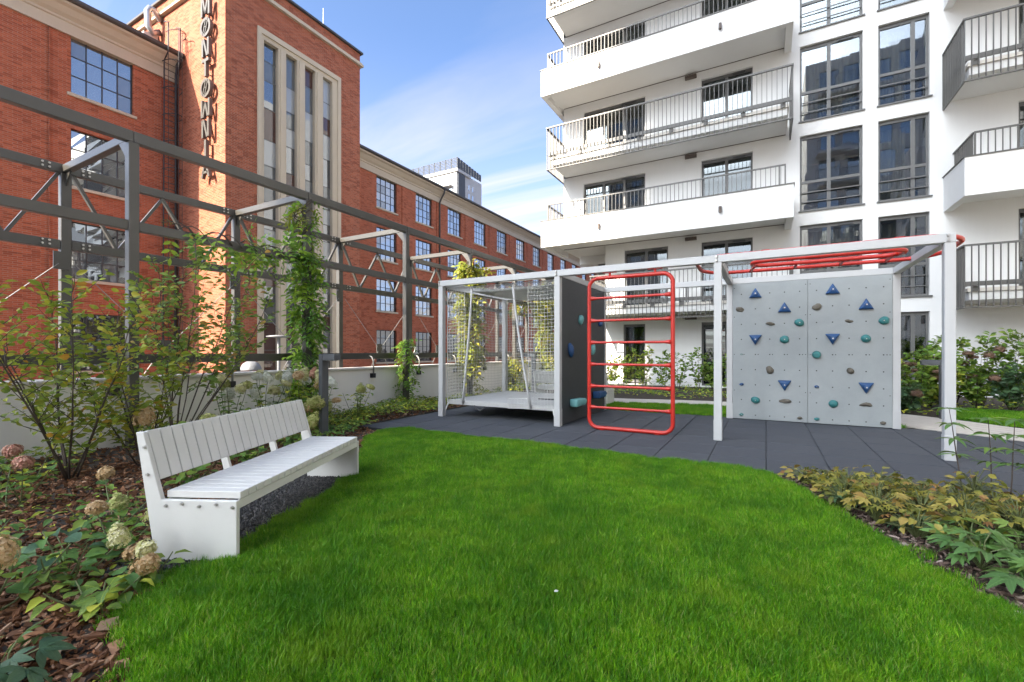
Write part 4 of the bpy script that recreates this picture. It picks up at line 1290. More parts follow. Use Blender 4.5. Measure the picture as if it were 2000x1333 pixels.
# red ladder hung under the front beam
LX0, LX1, LZ0, LZ1, LR = -2.57, -1.235, 0.035, 2.50, 0.15
def rrect(x0, x1, z0, z1, r, n=6):
    o = []
    for cx, cz, a0 in ((x1 - r, z1 - r, 0), (x0 + r, z1 - r, 90), (x0 + r, z0 + r, 180), (x1 - r, z0 + r, 270)):
        for k in range(n + 1):
            t = R(a0 + 90 * k / n)
            o.append((cx + r * math.cos(t), cz + r * math.sin(t)))
    return o
ld = bpy.data.objects.new('ladder', None); C.objects.link(ld); ld.parent = ps
ld.location = Vector((-1.9, YFp, 0)) - origin_of(ps)
MB().tube([(x, YFp, z) for x, z in rrect(LX0, LX1, LZ0, LZ1, LR)], 0.032, 12, closed=True).build('side_frame', 'red_paint', ld, smooth=True)
for z in (2.17, 1.80, 1.44, 1.08, 0.72, 0.37):
    xs = [LX0 + 0.028, LX0 + 0.06, LX0 + 0.13, LX1 - 0.13, LX1 - 0.06, LX1 - 0.028]
    MB().tube([(x, YFp, z) for x in xs], [0.036, 0.034, 0.021, 0.021, 0.034, 0.036], 10).build('rung', 'red_paint', ld, smooth=True)
for x in (-2.22, -1.50):
    MB().tube([(x, YFp, 2.53), (x, YFp, 2.575)], 0.02, 8).box(x - 0.11, x + 0.11, YFp - 0.03, YFp + 0.03, 2.574, 2.586).build('hanger', 'red_paint', ld)
for x in (-2.35, -1.46):
    MB().tube([(x, YFp, 0.006), (x, YFp, 0.012)], 0.05, 10).build('foot', 'red_paint', ld)
# red overhead bars: an inner and an outer loop
ov = bpy.data.objects.new('overhead_bars', None); C.objects.link(ov); ov.parent = ps
ov.location = Vector((0.6, 8.0, 2.66)) - origin_of(ps)
ZO = 2.655
MB().tube([(x, y, ZO + (8.70 - y) / 1.31 * 0.05) for x, y in rrect(-0.96, 2.17, 7.39, 8.70, 0.45, 8)], 0.030, 10, closed=True).build('outer_loop', 'red_paint', ov, smooth=True)
MB().tube([(x, y, ZO) for x, y in rrect(-0.18, 1.66, 7.80, 8.24, 0.21, 8)], 0.032, 10, closed=True).build('inner_loop', 'red_paint', ov, smooth=True)
for x in (-0.12, 0.42, 1.02, 1.58):
    MB().tube([(x, 8.23 if 0 < x < 1.3 else 8.12, ZO), (x - (0.10 if x < 0 else 0), 8.69, ZO)], 0.022, 8).build('connector', 'red_paint', ov, smooth=True)
for x in (0.0, 1.45):
    MB().box(x - 0.05, x + 0.05, YFp - 0.03, 7.40, 2.697, 2.712).build('bracket', 'red_paint', ov)
# grey climbing wall
cw_ = bpy.data.objects.new('climbing_wall', None); C.objects.link(cw_); cw_.parent = ps
cw_.location = Vector((0.65, 9.75, 0)) - origin_of(ps)
for a, b in ((-0.55, 0.662), (0.666, 1.855)):
    MB().box(a, b, 9.72, 9.80, 0.012, 2.584).build('wall_panel', 'climbing_concrete', cw_, bevel=0.004)
GX = [-0.40, -0.165, 0.07, 0.305, 0.54, 0.795, 1.03, 1.265, 1.50, 1.735]
GZ = [0.09 + 0.2862 * k for k in range(9)]
tri = [(0, 0.115), (-0.115, -0.085), (0.115, -0.085)]
def tri_hold(x, z, up):
    s = 1 if up else -1
    m = MB()
    ring = lambda sc_, y: [(x + u * sc_ * s, y, z + v * sc_ * s) for u, v in tri]
    A, B, Cc = ring(1.0, 9.719), ring(0.82, 9.672), ring(0.40, 9.660)
    k = 0
    m.v = A + B + Cc
    m.f = [(i, (i + 1) % 3, 3 + (i + 1) % 3, 3 + i) for i in range(3)] + [(3 + i, 3 + (i + 1) % 3, 6 + (i + 1) % 3, 6 + i) for i in range(3)] + [(6, 7, 8), (2, 1, 0)]
    h = m.build('hold', 'hold_blue', cw_, bevel=0.012, segs=2, smooth=True)
    MB().tube([(x, 9.668, z), (x, 9.645, z)], [0.036, 0.030], 12).build('hold_ring', 'hold_blue', h)
    MB().tube([(x, 9.646, z), (x, 9.640, z)], 0.014, 8).build('bolt', 'bolt_steel', h)
for x, z, up in [(-0.165, 2.38, 1), (0.305, 2.09, 1), (1.03, 2.38, 1), (1.5, 2.09, 1), (-0.165, 1.52, 0), (1.03, 1.52, 0), (0.305, 0.68, 0), (1.5, 0.68, 0)]:
    tri_hold(x, z, up)
def round_hold(x, z, mat, r, seed, sq, amp):
    o = add_hold(blob(r, seed, sq, amp), mat, cw_, (x, 9.715, z))
    if mat != 'hold_brown':
        MB().tube([(x, 9.715 - r * sq[1] * 0.85, z), (x, 9.715 - r * sq[1] * 1.03, z)], 0.008, 8).build('bolt', 'bolt_steel', o)
for i, (x, z) in enumerate([(0.54, 1.81), (0.305, 1.51), (-0.165, 0.375), (1.735, 1.81), (1.5, 1.51), (1.03, 0.375)]):
    round_hold(x, z, 'hold_teal', 0.072, 20 + i, (1.05, 0.75, 0.95), 0.22)
o = MB().tube([(0.795, 9.719, 1.235), (0.795, 9.66, 1.235), (0.795, 9.655, 1.235)], [0.07, 0.06, 0.03], 14).build('hold', 'hold_teal', cw_, bevel=0.006)
for i, (x, z) in enumerate([(-0.40, 2.09), (0.07, 1.81), (0.80, 2.09), (1.265, 1.82), (0.07, 0.95), (1.27, 0.95), (0.305, 0.375), (1.5, 0.38)]):
    sq = [(1.1, 0.6, 0.9), (1.25, 0.6, 0.6), (1.1, 0.6, 0.9), (1.25, 0.6, 0.6), (0.9, 0.6, 0.9), (0.9, 0.6, 0.9), (1.35, 0.6, 0.5), (1.35, 0.6, 0.5)][i]
    round_hold(x, z, 'hold_brown', 0.062, 40 + i, sq, 0.95)
for i, (x, z, mt) in enumerate([(-0.40, 0.66, 'hold_blue'), (0.80, 0.66, 'hold_blue'), (-0.40, 0.09, 'hold_teal'), (0.80, 0.09, 'hold_teal'), (0.54, 0.09, 'hold_brown'), (1.73, 0.09, 'hold_brown'), (-0.40, 1.235, 'hold_teal')]):
    round_hold(x, z, mt, 0.038 if i < 6 else 0.02, 60 + i, (1, 0.7, 0.7), 0.4)
hm = MB()
for i, x in enumerate(GX):
    for j, z in enumerate(GZ):
        hm.tube([(x, 9.7195, z), (x, 9.7165, z)], 0.011, 8)
    for z in (1.235,):
        hm.tube([(x + 0.045, 9.7195, z), (x + 0.045, 9.7165, z)], 0.009, 8)
for x in (-0.52, 0.63, 0.70, 1.82):
    for z in (0.55, 1.235, 1.95, 2.5):
        hm.tube([(x, 9.7195, z), (x, 9.7165, z)], 0.008, 8)
tag(hm.build('bolt_holes', 'hole_dark', cw_), kind='stuff')
# net cage with hanging platform
CX0, CX1, CY0, CY1 = -5.58, -3.24, 7.36, 9.68
PLZ = 0.325
def net(name, fn, u0, u1, v0, v1, cell=0.062, r=0.0031, sag=0.02):
    m = MB()
    nu, nv = int((u1 - u0) / cell), int((v1 - v0) / cell)
    q = random.Random(len(name) + int(u1 * 100))
    p1, p2 = q.uniform(0, 6), q.uniform(0, 6)
    def P(i, j):
        u, v = u0 + (u1 - u0) * i / nu, v0 + (v1 - v0) * j / nv
        w_ = sag * math.sin(math.pi * i / nu) * math.sin(math.pi * j / nv) * (1 + 0.4 * math.sin(5 * u + p1) * math.sin(4 * v + p2))
        return fn(u + 0.010 * math.sin(7 * v + p1), v + 0.010 * math.sin(6 * u + p2), w_)
    for i in range(nu + 1):
        m.tube([P(i, nv * k / 8) for k in range(9)], r * (2.2 if i in (0, nu) else 1), 3, cap=False)
    for j in range(nv + 1):
        m.tube([P(nu * k / 8, j) for k in range(9)], r * (2.2 if j in (0, nv) else 1), 3, cap=False)
    return m.build(name, 'net_grey', ps)
net('net', lambda u, v, w_: (CX0 - w_, u, v), CY0, CY1, PLZ - 0.05, 2.56)
net('net', lambda u, v, w_: (CX1 + w_, u, v), CY0, CY1, PLZ - 0.05, 2.56)
net('net', lambda u, v, w_: (u, CY1 + w_, v), CX0, CX1, PLZ - 0.05, 2.56)
net('net', lambda u, v, w_: (u, v, 2.55 - 2.5 * w_), CX0, CX1, CY0, CY1, sag=0.03)
net('net', lambda u, v, w_: (u, CY0 - w_, v), CX0, CX0 + 0.42, PLZ - 0.05, 2.56)
net('net', lambda u, v, w_: (u, CY0 - w_, v), CX1 - 0.52, CX1, PLZ - 0.05, 2.56)
net('net', lambda u, v, w_: (u, CY0 - w_, v), CX1 - 0.95, CX1 - 0.52, PLZ - 0.08, PLZ + 0.10)
m = MB()                                                  # sagging shade cloth under the roof net
NQ = 10
P = [[(CX0 + 0.25 + (CX1 - CX0 - 0.3) * i / NQ, CY0 + 0.45 + (CY1 - CY0 - 0.5) * j / NQ, 2.545 - 0.16 * math.sin(math.pi * i / NQ) * math.sin(math.pi * j / NQ) ** 0.7) for j in range(NQ + 1)] for i in range(NQ + 1)]
for i in range(NQ):
    for j in range(NQ):
        m.poly([P[i][j], P[i + 1][j], P[i + 1][j + 1], P[i][j + 1]])
m.build('shade_cloth', 'fabric_grey', ps, smooth=True)
pl_ = bpy.data.objects.new('platform', None); C.objects.link(pl_); pl_.parent = ps
pl_.location = Vector(((CX0 + CX1) / 2, (CY0 + CY1) / 2, PLZ)) - origin_of(ps)
npk = 17
for i in range(npk):
    y0 = CY0 + 0.03 + (CY1 - CY0 - 0.06) * i / npk
    MB().box(CX0 + 0.03, CX1 - 0.03, y0 + 0.003, y0 + (CY1 - CY0 - 0.06) / npk - 0.003, PLZ - 0.045, PLZ + rnd.uniform(-0.001, 0.001)).build('plank', 'plank_grey', pl_, bevel=0.003)
MB().box(CX0 + 0.02, CX1 - 0.02, CY0 + 0.004, CY0 + 0.028, PLZ - 0.085, PLZ - 0.002).build('edge_board', 'plank_grey', pl_)
MB().box(CX1 - 0.75, CX1 - 0.06, 8.25, 8.36, PLZ + 0.003, PLZ + 0.022).build('rubber_strip', 'black_plastic', pl_)
for k in range(1):
    x = CX0 + 0.75
    MB().tube([(x - 0.12, CY0 + 0.02, PLZ - 0.06), (x - 0.05, CY0 - 0.01, PLZ - 0.15), (x + 0.06, CY0, PLZ - 0.17), (x + 0.16, CY0 + 0.02, PLZ - 0.07)], 0.012, 6).build('strap', 'black_plastic', pl_, smooth=True)
for (x0, x1) in ((-4.98, -5.20), (-4.07, -3.70)):
    MB().tube([(x0 + (x1 - x0) * (1 - t) ** 1.25, CY0 - 0.02, PLZ - 0.06 + (2.56 - PLZ + 0.06) * t) for t in [k / 8 for k in range(9)]][::-1], 0.022, 8).build('entrance_pole', 'frame_white', ps, smooth=True)
for x, dx in ((CX0, -0.06), (CX1, 0.07)):
    for y, dy in ((CY0, -0.09), (CY1, 0.09)):
        MB().tube([(x + 0.03 * (1 if dx < 0 else -1), y, PLZ - 0.05), (x + dx, y + dy * 0.9, 0.012)], 0.014, 6).build('corner_rope', 'rope_white', ps)

# ------------------------------------------------------------------ benches
def make_bench():
    b = thing('park_bench', (0, 0, 0), 'long pale grey slatted bench standing at the edge of the lawn', 'bench', 'pale slatted benches')
    L_, D_ = 1.84, 0.48
    prof = [(0, 0), (0, 0.372), (0.487, 0.372), (0.606, 0.792), (0.655, 0.792), (0.53, 0)]
    for y0 in (-0.034, L_ + 0.002):
        sp = MB().prism(prof, lambda u, v, t: (-u, t, v), y0, y0 + 0.032).build('side_panel', 'bench_paint', b, bevel=0.003)
        out_y = y0 - 0.0 if y0 < 0 else y0 + 0.032
        s = -1 if y0 < 0 else 1
        for (u, v) in [(0.025, 0.335), (0.13, 0.352), (0.24, 0.338), (0.35, 0.352), (0.455, 0.338), (0.595, 0.70), (0.575, 0.53)]:
            MB().tube([(-u, out_y, v), (-u, out_y + s * 0.012, v)], [0.011, 0.008], 10).build('bolt', 'bolt_steel', sp)
    for yc in (L_ * 0.36, L_ * 0.70):
        MB().prism([(0.03, 0.30), (0.03, 0.368), (0.515, 0.368), (0.550, 0.488), (0.628, 0.770), (0.672, 0.770), (0.555, 0.30)], lambda u, v, t: (-u, t, v), yc - 0.012, yc + 0.012).build('support', 'bench_paint', b)
    fr_ = MB().box(-0.016, -0.004, 0.001, L_ - 0.001, 0.318, 0.373).box(-0.47, -0.455, 0.001, L_ - 0.001, 0.318, 0.373)
    fr_.build('seat_rail', 'bench_paint', b)
    n = 22
    slat = MB().box(-0.482, 0.0, 0.0042, L_ / n - 0.0042, 0.376, 0.420).mesh('seat_slat', 'bench_paint', bevel=0.003)
    for i in range(n):
        inst(slat, 'seat_slat', b, (0, L_ * i / n, rnd.uniform(-0.0008, 0.0008)))
    n = 20
    wS = L_ / n
    p0, p1 = Vector((-0.5225, 0, 0.49)), Vector((-0.607, 0, 0.798))     # front face, in line with the side panels
    d = (p1 - p0).normalized()
    nn = Vector((d.z, 0, -d.x)) * 0.030
    ya, yb = Vector((0, 0.0038, 0)), Vector((0, wS - 0.0038, 0))
    m = MB()
    m.quadbox([p0 - nn + ya, p0 + ya, p0 + yb, p0 - nn + yb, p1 - nn + ya, p1 + ya, p1 + yb, p1 - nn + yb])
    bs = m.mesh('back_slat', 'bench_paint', bevel=0.003)
    for i in range(n):
        inst(bs, 'back_slat', b, (rnd.uniform(-0.0008, 0.0008), wS * i, 0))
    return b
bench = make_bench()
BD = (-0.434, 0.901)
bench.location = (-2.864, 1.656, 0)
bench.rotation_euler = (0, 0, math.atan2(BD[1], BD[0]) - R(90))
bench2 = copy_tree(bench)
bench2['label'] = 'pale slatted bench across the back lawn, half hidden behind the dark climbing board'
bench2.location = (-3.3, 11.05, 0)
bench2.rotation_euler = (0, 0, R(90))

# ------------------------------------------------------------------ scattering (one object, instances through geometry nodes)
def scatter(name, pts, rots, scls, idx, sources, kind='stuff', label=None):
    me = bpy.data.meshes.new(name)
    me.vertices.add(len(pts))
    me.vertices.foreach_set('co', np.asarray(pts, dtype=np.float32).ravel())
    a = me.attributes.new('rot', 'FLOAT_VECTOR', 'POINT'); a.data.foreach_set('vector', np.asarray(rots, dtype=np.float32).ravel())
    a = me.attributes.new('scl', 'FLOAT', 'POINT'); a.data.foreach_set('value', np.asarray(scls, dtype=np.float32))
    a = me.attributes.new('idx', 'INT', 'POINT'); a.data.foreach_set('value', np.asarray(idx, dtype=np.int32))
    ob = bpy.data.objects.new(name, me)
    C.objects.link(ob)
    col = bpy.data.collections.new(name + '_sources')
    for i, s in enumerate(sources):
        so_ = bpy.data.objects.new('%s_source_%02d' % (name, i), s)
        col.objects.link(so_)
    g = bpy.data.node_groups.new(name, 'GeometryNodeTree')
    g.interface.new_socket('Geometry', in_out='INPUT', socket_type='NodeSocketGeometry')
    g.interface.new_socket('Geometry', in_out='OUTPUT', socket_type='NodeSocketGeometry')
    n = g.nodes.new
    gi, go = n('NodeGroupInput'), n('NodeGroupOutput')
    ip = n('GeometryNodeInstanceOnPoints')
    ci = n('GeometryNodeCollectionInfo')
    ci.inputs['Collection'].default_value = col
    ci.inputs['Separate Children'].default_value = True
    ci.inputs['Reset Children'].default_value = True
    def attr(nm, t):
        x = n('GeometryNodeInputNamedAttribute')
        x.data_type = t
        x.inputs['Name'].default_value = nm
        return x.outputs['Attribute']
    er = n('FunctionNodeEulerToRotation')
    g.links.new(attr('rot', 'FLOAT_VECTOR'), er.inputs[0])
    g.links.new(gi.outputs[0], ip.inputs['Points'])
    g.links.new(ci.outputs[0], ip.inputs['Instance'])
    ip.inputs['Pick Instance'].default_value = True
    g.links.new(attr('idx', 'INT'), ip.inputs['Instance Index'])
    g.links.new(er.outputs[0], ip.inputs['Rotation'])
    g.links.new(attr('scl', 'FLOAT'), ip.inputs['Scale'])
    g.links.new(ip.outputs[0], go.inputs[0])
    md = ob.modifiers.new('scatter', 'NODES')
    md.node_group = g
    if kind:
        ob['kind'] = kind
    if label:
        ob['label'] = label
    return ob

def poly_points(poly, step, jit=0.5, keep=1.0):
    xs = [p[0] for p in poly]; ys = [p[1] for p in poly]
    o = []
    y = min(ys)
    while y < max(ys):
        x = min(xs)
        while x < max(xs):
            px, py = x + rnd.uniform(-jit, jit) * step, y + rnd.uniform(-jit, jit) * step
            if in_poly(px, py, poly) and (keep >= 1 or rnd.random() < keep):
                o.append((px, py))
            x += step
        y += step
    return o

# grass tufts
def grass_tuft(seed, rad, nbl, h0, h1, wdt):
    q = random.Random(seed)
    V, F = [], []
    for _ in range(nbl):
        a, r = q.uniform(0, 6.283), rad * math.sqrt(q.random())
        x, y = r * math.cos(a), r * math.sin(a)
        h = q.uniform(h0, h1) * (1.25 if q.random() < 0.06 else 1)
        la, lean = q.uniform(0, 6.283), q.uniform(0.05, 0.75) * h
        dx, dy = math.cos(la) * lean, math.sin(la) * lean
        wa = q.uniform(0, 6.283)
        wx, wy = math.cos(wa) * wdt / 2, math.sin(wa) * wdt / 2
        k = len(V)
        V += [(x - wx, y - wy, -0.004), (x + wx, y + wy, -0.004), (x + dx * 0.35 - wx * 0.85, y + dy * 0.35 - wy * 0.85, h * 0.55), (x + dx * 0.35 + wx * 0.85, y + dy * 0.35 + wy * 0.85, h * 0.55), (x + dx, y + dy, h * (1 - 0.12 * lean / h))]
        F += [(k, k + 1, k + 3, k + 2), (k + 2, k + 3, k + 4)]
    me = bpy.data.meshes.new('grass_tuft')
    me.from_pydata(V, [], F)
    me.materials.append(MATS['grass_blade'])
    return me
near_t = [grass_tuft(i, 0.085, 215, 0.026, 0.062, 0.0034) for i in range(8)]
far_t = [grass_tuft(50 + i, 0.13, 240, 0.035, 0.07, 0.006) for i in range(5)]
def lay_grass(name, poly, step, src, lab):
    P = poly_points(poly, step)
    for (xa, ya), (xb, yb) in zip(poly, poly[1:] + poly[:1]):
        L_ = math.hypot(xb - xa, yb - ya)
        if name == 'grass' and step < 0.1 and ya > 0.35 and yb > 0.35:
            for k in range(int(L_ / 0.05)):
                f = rnd.random()
                P.append((xa + (xb - xa) * f + rnd.gauss(0, 0.035), ya + (yb - ya) * f + rnd.gauss(0, 0.035)))
    sc_ = []
    for x, y in P:
        n_ = math.sin(x * 2.1 + 0.7) * math.sin(y * 1.7 + x * 0.6) + 0.5 * math.sin(x * 5.3 + y * 4.1)
        sc_.append(0.92 + 0.15 * n_ + rnd.uniform(-0.14, 0.16))
    return scatter(name, [(x, y, 0.0) for x, y in P], [(rnd.uniform(-0.08, 0.08), rnd.uniform(-0.08, 0.08), rnd.uniform(0, 6.28)) for _ in P], sc_, [rnd.randrange(len(src)) for _ in P], src, 'stuff', lab)
VIS = [p if p[1] > 0.3 else (p[0], 0.3) for p in LAWN]
lay_grass('grass', VIS, 0.062, near_t, 'fresh green lawn grass filling the foreground')
lay_grass('grass', LAWN_BACK, 0.14, far_t, 'strip of lawn grass behind the play structure')
lay_grass('grass', LAWN_SIDE, 0.15, far_t, 'lawn grass beyond the pale path on the right')

# bark mulch, gravel
def chip_mesh(seed, mat, l0, l1):
    q = random.Random(seed)
    l, w_, t = q.uniform(l0, l1), q.uniform(0.18, 0.55), q.uniform(0.004, 0.011)
    w_ = l * w_
    n = q.choice((5, 6, 6, 7))
    P = []
    for i in range(n):
        a = 2 * math.pi * i / n + q.uniform(-0.4, 0.4)
        P.append((l / 2 * math.cos(a) * q.uniform(0.65, 1.15), w_ / 2 * math.sin(a) * q.uniform(0.5, 1.3)))
    m = MB()
    bend = q.uniform(-0.5, 0.9)
    m.prism(P, lambda u, v, tt: (u, v, tt + bend * v * v / max(w_, 0.01) * 0.5), -t / 2, t / 2)
    return m.mesh('bark_chip', mat)
chips = [chip_mesh(i, 'bark_chip', 0.020, 0.085) for i in range(16)]
chips_g = [chip_mesh(30 + i, 'bark_chip_grey', 0.020, 0.08) for i in range(12)]
BED_L = [(-1.55, 0.2), (-2.05, 0.86), (-2.38, 0.92), (-2.74, 1.06), (-2.95, 1.34), (-3.2, 1.2), (-3.62, 1.42), (-4.55, 3.35), (-3.8, 3.46), (-4.5, 4.23), (-5.2, 4.96), (-5.45, 5.42), (-6.25, 5.6), (-6.25, 9.6), (-7.74, 9.6), (-7.74, -0.6), (-1.5, -0.6)]
BED_R = [(0.12, 5.52), (0.12, 5.15), (0.39, 4.5), (0.62, 3.99), (0.81, 3.53), (0.94, 3.36), (1.05, 3.21), (3.6, 3.21), (4.2, 5.4), (3.5, 5.52)]
def lay_chips(name, poly, src, dens_fn, lab):
    P, Rr, S, I = [], [], [], []
    for x, y in poly_points(poly, 0.024, 0.6):
        if rnd.random() < dens_fn(x, y):
            P.append((x, y, -0.020 + rnd.uniform(0.0, 0.030)))
            Rr.append((rnd.gauss(0, 0.45), rnd.gauss(0, 0.40), rnd.uniform(0, 6.28)))
            S.append(rnd.uniform(0.6, 1.5)); I.append(rnd.randrange(len(src)))
    return scatter(name, P, Rr, S, I, src, 'stuff', lab)
bedL = tag(sheet('mulch_bed', BED_L, -0.012, 'soil', 0.012), kind='structure')
bedR = tag(sheet('mulch_bed', BED_R, -0.012, 'soil', 0.012), kind='structure')
lay_chips('bark_mulch', BED_L, chips, lambda x, y: 0.95 if math.hypot(x, y) < 4.6 else (0.5 if math.hypot(x, y) < 7 else 0.2), 'reddish brown bark mulch over the left bed')
lay_chips('bark_mulch', BED_R, chips_g, lambda x, y: 0.85, 'greyish brown bark mulch over the right bed')
big = [(x, y) for x, y in poly_points([(-1.6, 0.45), (-2.05, 0.84), (-2.7, 1.02), (-2.9, 1.28), (-3.6, 1.2), (-4.4, 1.3), (-4.2, 0.7), (-2.2, 0.35)], 0.085, 0.5)]
big.sort(key=lambda p: math.hypot(*p))
for x, y in big[:230]:
    o = inst(rnd.choice(chips), 'bark_chip', bedL, mat4=Matrix.Translation((x, y, rnd.uniform(0.004, 0.018))) @ Matrix.Rotation(rnd.uniform(0, 6.28), 4, 'Z') @ Matrix.Rotation(rnd.gauss(0, 0.3), 4, 'X') @ Matrix.Scale(rnd.uniform(1.0, 1.6), 4))
stones = [blob(0.011, 80 + i, (1.1, 0.9, 0.7), 0.35, 1).mesh('stone', 'dark_gravel') for i in range(5)]
P = poly_points(GRAVEL, 0.017, 0.6)
scatter('gravel', [(x, y, rnd.uniform(-0.006, 0.006)) for x, y in P], [(rnd.uniform(0, 6), rnd.uniform(0, 6), rnd.uniform(0, 6)) for _ in P], [rnd.uniform(0.6, 1.4) for _ in P], [rnd.randrange(5) for _ in P], stones, 'stuff', 'dark grey gravel under the bench')

# ------------------------------------------------------------------ leaves and plants
def leaf_geo(width=0.5, fold=0.10, droop=0.15, wave=0.0):
    """one leaf of length 1 along +Y, face up +Z"""
    T = (0.0, 0.14, 0.34, 0.56, 0.78, 1.0)
    Wd = (0.0, 0.30, 0.48, 0.46, 0.27, 0.0)
    V = [(0, t, 0.02 * math.sin(3 * t) - droop * t * t) for t in T]
    F = []
    for s in (-1, 1):
        k = len(V)
        V += [(s * width * Wd[i], T[i] + 0.03, fold * Wd[i] * 2 - droop * T[i] ** 2 + wave * (1 if i % 2 else -1)) for i in range(1, 5)]
        for i in range(1, 4):
            F.append((i, i + 1, k + i, k + i - 1) if s > 0 else (i + 1, i, k + i - 1, k + i))
        F.append((0, 1, k) if s > 0 else (1, 0, k))
        F.append((4, 5, k + 3) if s > 0 else (5, 4, k + 3))
    return np.array(V), F
def palmate_geo(n=5, spread=75, width=0.34, droop=0.25):
    V, F = [(0, 0, 0)], []
    for i in range(n):
        a = R(-spread + 2 * spread * i / (n - 1))
        v, f = leaf_geo(width, 0.05, droop)
        s = 1.0 - 0.28 * abs(i - (n - 1) / 2) / ((n - 1) / 2)
        ca, sa = math.cos(a), math.sin(a)
        k = len(V) - 1
        for x, y, z in v[1:]:
            x, y, z = x * s, y * s, z * s
            V.append((x * ca + y * sa, -x * sa + y * ca, z + 0.01 * (i % 2)))
        F += [tuple(0 if q == 0 else k + q for q in t) for t in f]
    return np.array(V), F
def pinnate_geo(n=5, droop=0.5):
    T = [0.15 + 0.8 * i / (n - 1) for i in range(n)]
    V = [(0, 0, 0), (0.012, 0, 0)]
    F = []
    for i, t in enumerate(T):                            # the midrib
        V += [(-0.006, t, -droop * t * t), (0.006, t, -droop * t * t)]
        F.append((2 * i, 2 * i + 1, 2 * i + 3, 2 * i + 2))
    for i, t in enumerate(T):
        for s in ((-1, 1) if i < n - 1 else (0,)):
            v, f = leaf_geo(0.44, 0.06, 0.2)
            a = R(58 * s)
            L_ = 0.46 - 0.12 * abs(t - 0.5)
            ca, sa = math.cos(a), math.sin(a)
            base = 2 * i + (2 if s <= 0 else 3)
            k = len(V) - 1
            for x, y, z in v[1:]:
                x, y, z = x * L_, y * L_, z * L_
                V.append((x * ca + y * sa, t - x * sa + y * ca, z - droop * t * t - 0.12 * abs(x * ca + y * sa)))
            F += [tuple(base if q == 0 else k + q for q in tt) for tt in f]
    return np.array(V), F
def geo_mesh(name, geo, mat):
    me = bpy.data.meshes.new(name)
    me.from_pydata([tuple(v) for v in geo[0]], [], geo[1])
    for p in me.polygons:
        p.use_smooth = True
    me.materials.append(MATS[mat])
    return me
def frame_of(pos, d, up, size):
    d = d.normalized()
    x = d.cross(up)
    if x.length < 1e-3:
        x = d.orthogonal()
    x.normalize()
    z = x.cross(d)
    return Matrix(((x.x * size, d.x * size, z.x * size, pos.x), (x.y * size, d.y * size, z.y * size, pos.y), (x.z * size, d.z * size, z.z * size, pos.z), (0, 0, 0, 1)))
CAMP = Vector((0, 0, 1.3))
def put_leaves(parent, mats4, geos, mat, nparts, name='leaf', rest='foliage'):
    """the largest-looking leaves as parts on shared meshes, the rest joined into one part"""
    if not mats4:
        return
    order = sorted(mats4, key=lambda m: (m.translation - CAMP).length / m.col[1].length)
    meshes = [geo_mesh(name, g, mat) for g in geos]
    for i, m in enumerate(order[:nparts]):
        inst(meshes[i % len(meshes)], name, parent, mat4=m)
    tail = order[nparts:]
    if tail:
        V, F = [], []
        k = 0
        org = np.array(origin_of(parent))
        for i, m in enumerate(tail):
            g = geos[i % len(geos)]
            a = np.array(m)
            V.append(g[0] @ a[:3, :3].T + a[:3, 3] - org)
            F += [tuple(k + q for q in t) for t in g[1]]
            k += len(g[0])
        me = bpy.data.meshes.new(rest)
        me.from_pydata(np.concatenate(V).tolist(), [], F)
        for p in me.polygons:
            p.use_smooth = True
        me.materials.append(MATS[mat])
        o = bpy.data.objects.new(rest, me)
        C.objects.link(o)
        o.parent = parent
        o['kind'] = 'stuff'
OV = [leaf_geo(0.55, 0.10, 0.18), leaf_geo(0.60, 0.06, 0.30), leaf_geo(0.48, 0.16, 0.05, 0.03)]
BROAD = [leaf_geo(0.70, 0.10, 0.25, 0.02), leaf_geo(0.62, 0.18, 0.42, 0.035), leaf_geo(0.76, 0.05, 0.12, 0.02)]
NARROW = [leaf_geo(0.32, 0.06, 0.35), leaf_geo(0.36, 0.10, 0.55), leaf_geo(0.30, 0.05, 0.2)]
PALM = [palmate_geo(5, 80, 0.34, 0.22), palmate_geo(5, 72, 0.38, 0.40), palmate_geo(7, 110, 0.27, 0.25)]
PINN = [pinnate_geo(4, 0.5), pinnate_geo(4, 0.9), pinnate_geo(3, 0.3)]
def rv(s=1.0):
    return Vector((rnd.uniform(-s, s), rnd.uniform(-s, s), rnd.uniform(-s, s)))
def stem_line(b, d0, L, n=7, up=0.25, wob=0.10):
    P = [Vector(b)]
    d = Vector(d0).normalized()
    for i in range(n):
        d = (d + Vector((0, 0, up / n * 2)) + rv(wob)).normalized()
        P.append(P[-1] + d * L / n)
    return P
def on_line(P, t):
    f = t * (len(P) - 1)
    i = min(int(f), len(P) - 2)
    return P[i].lerp(P[i + 1], f - i), (P[i + 1] - P[i]).normalized()

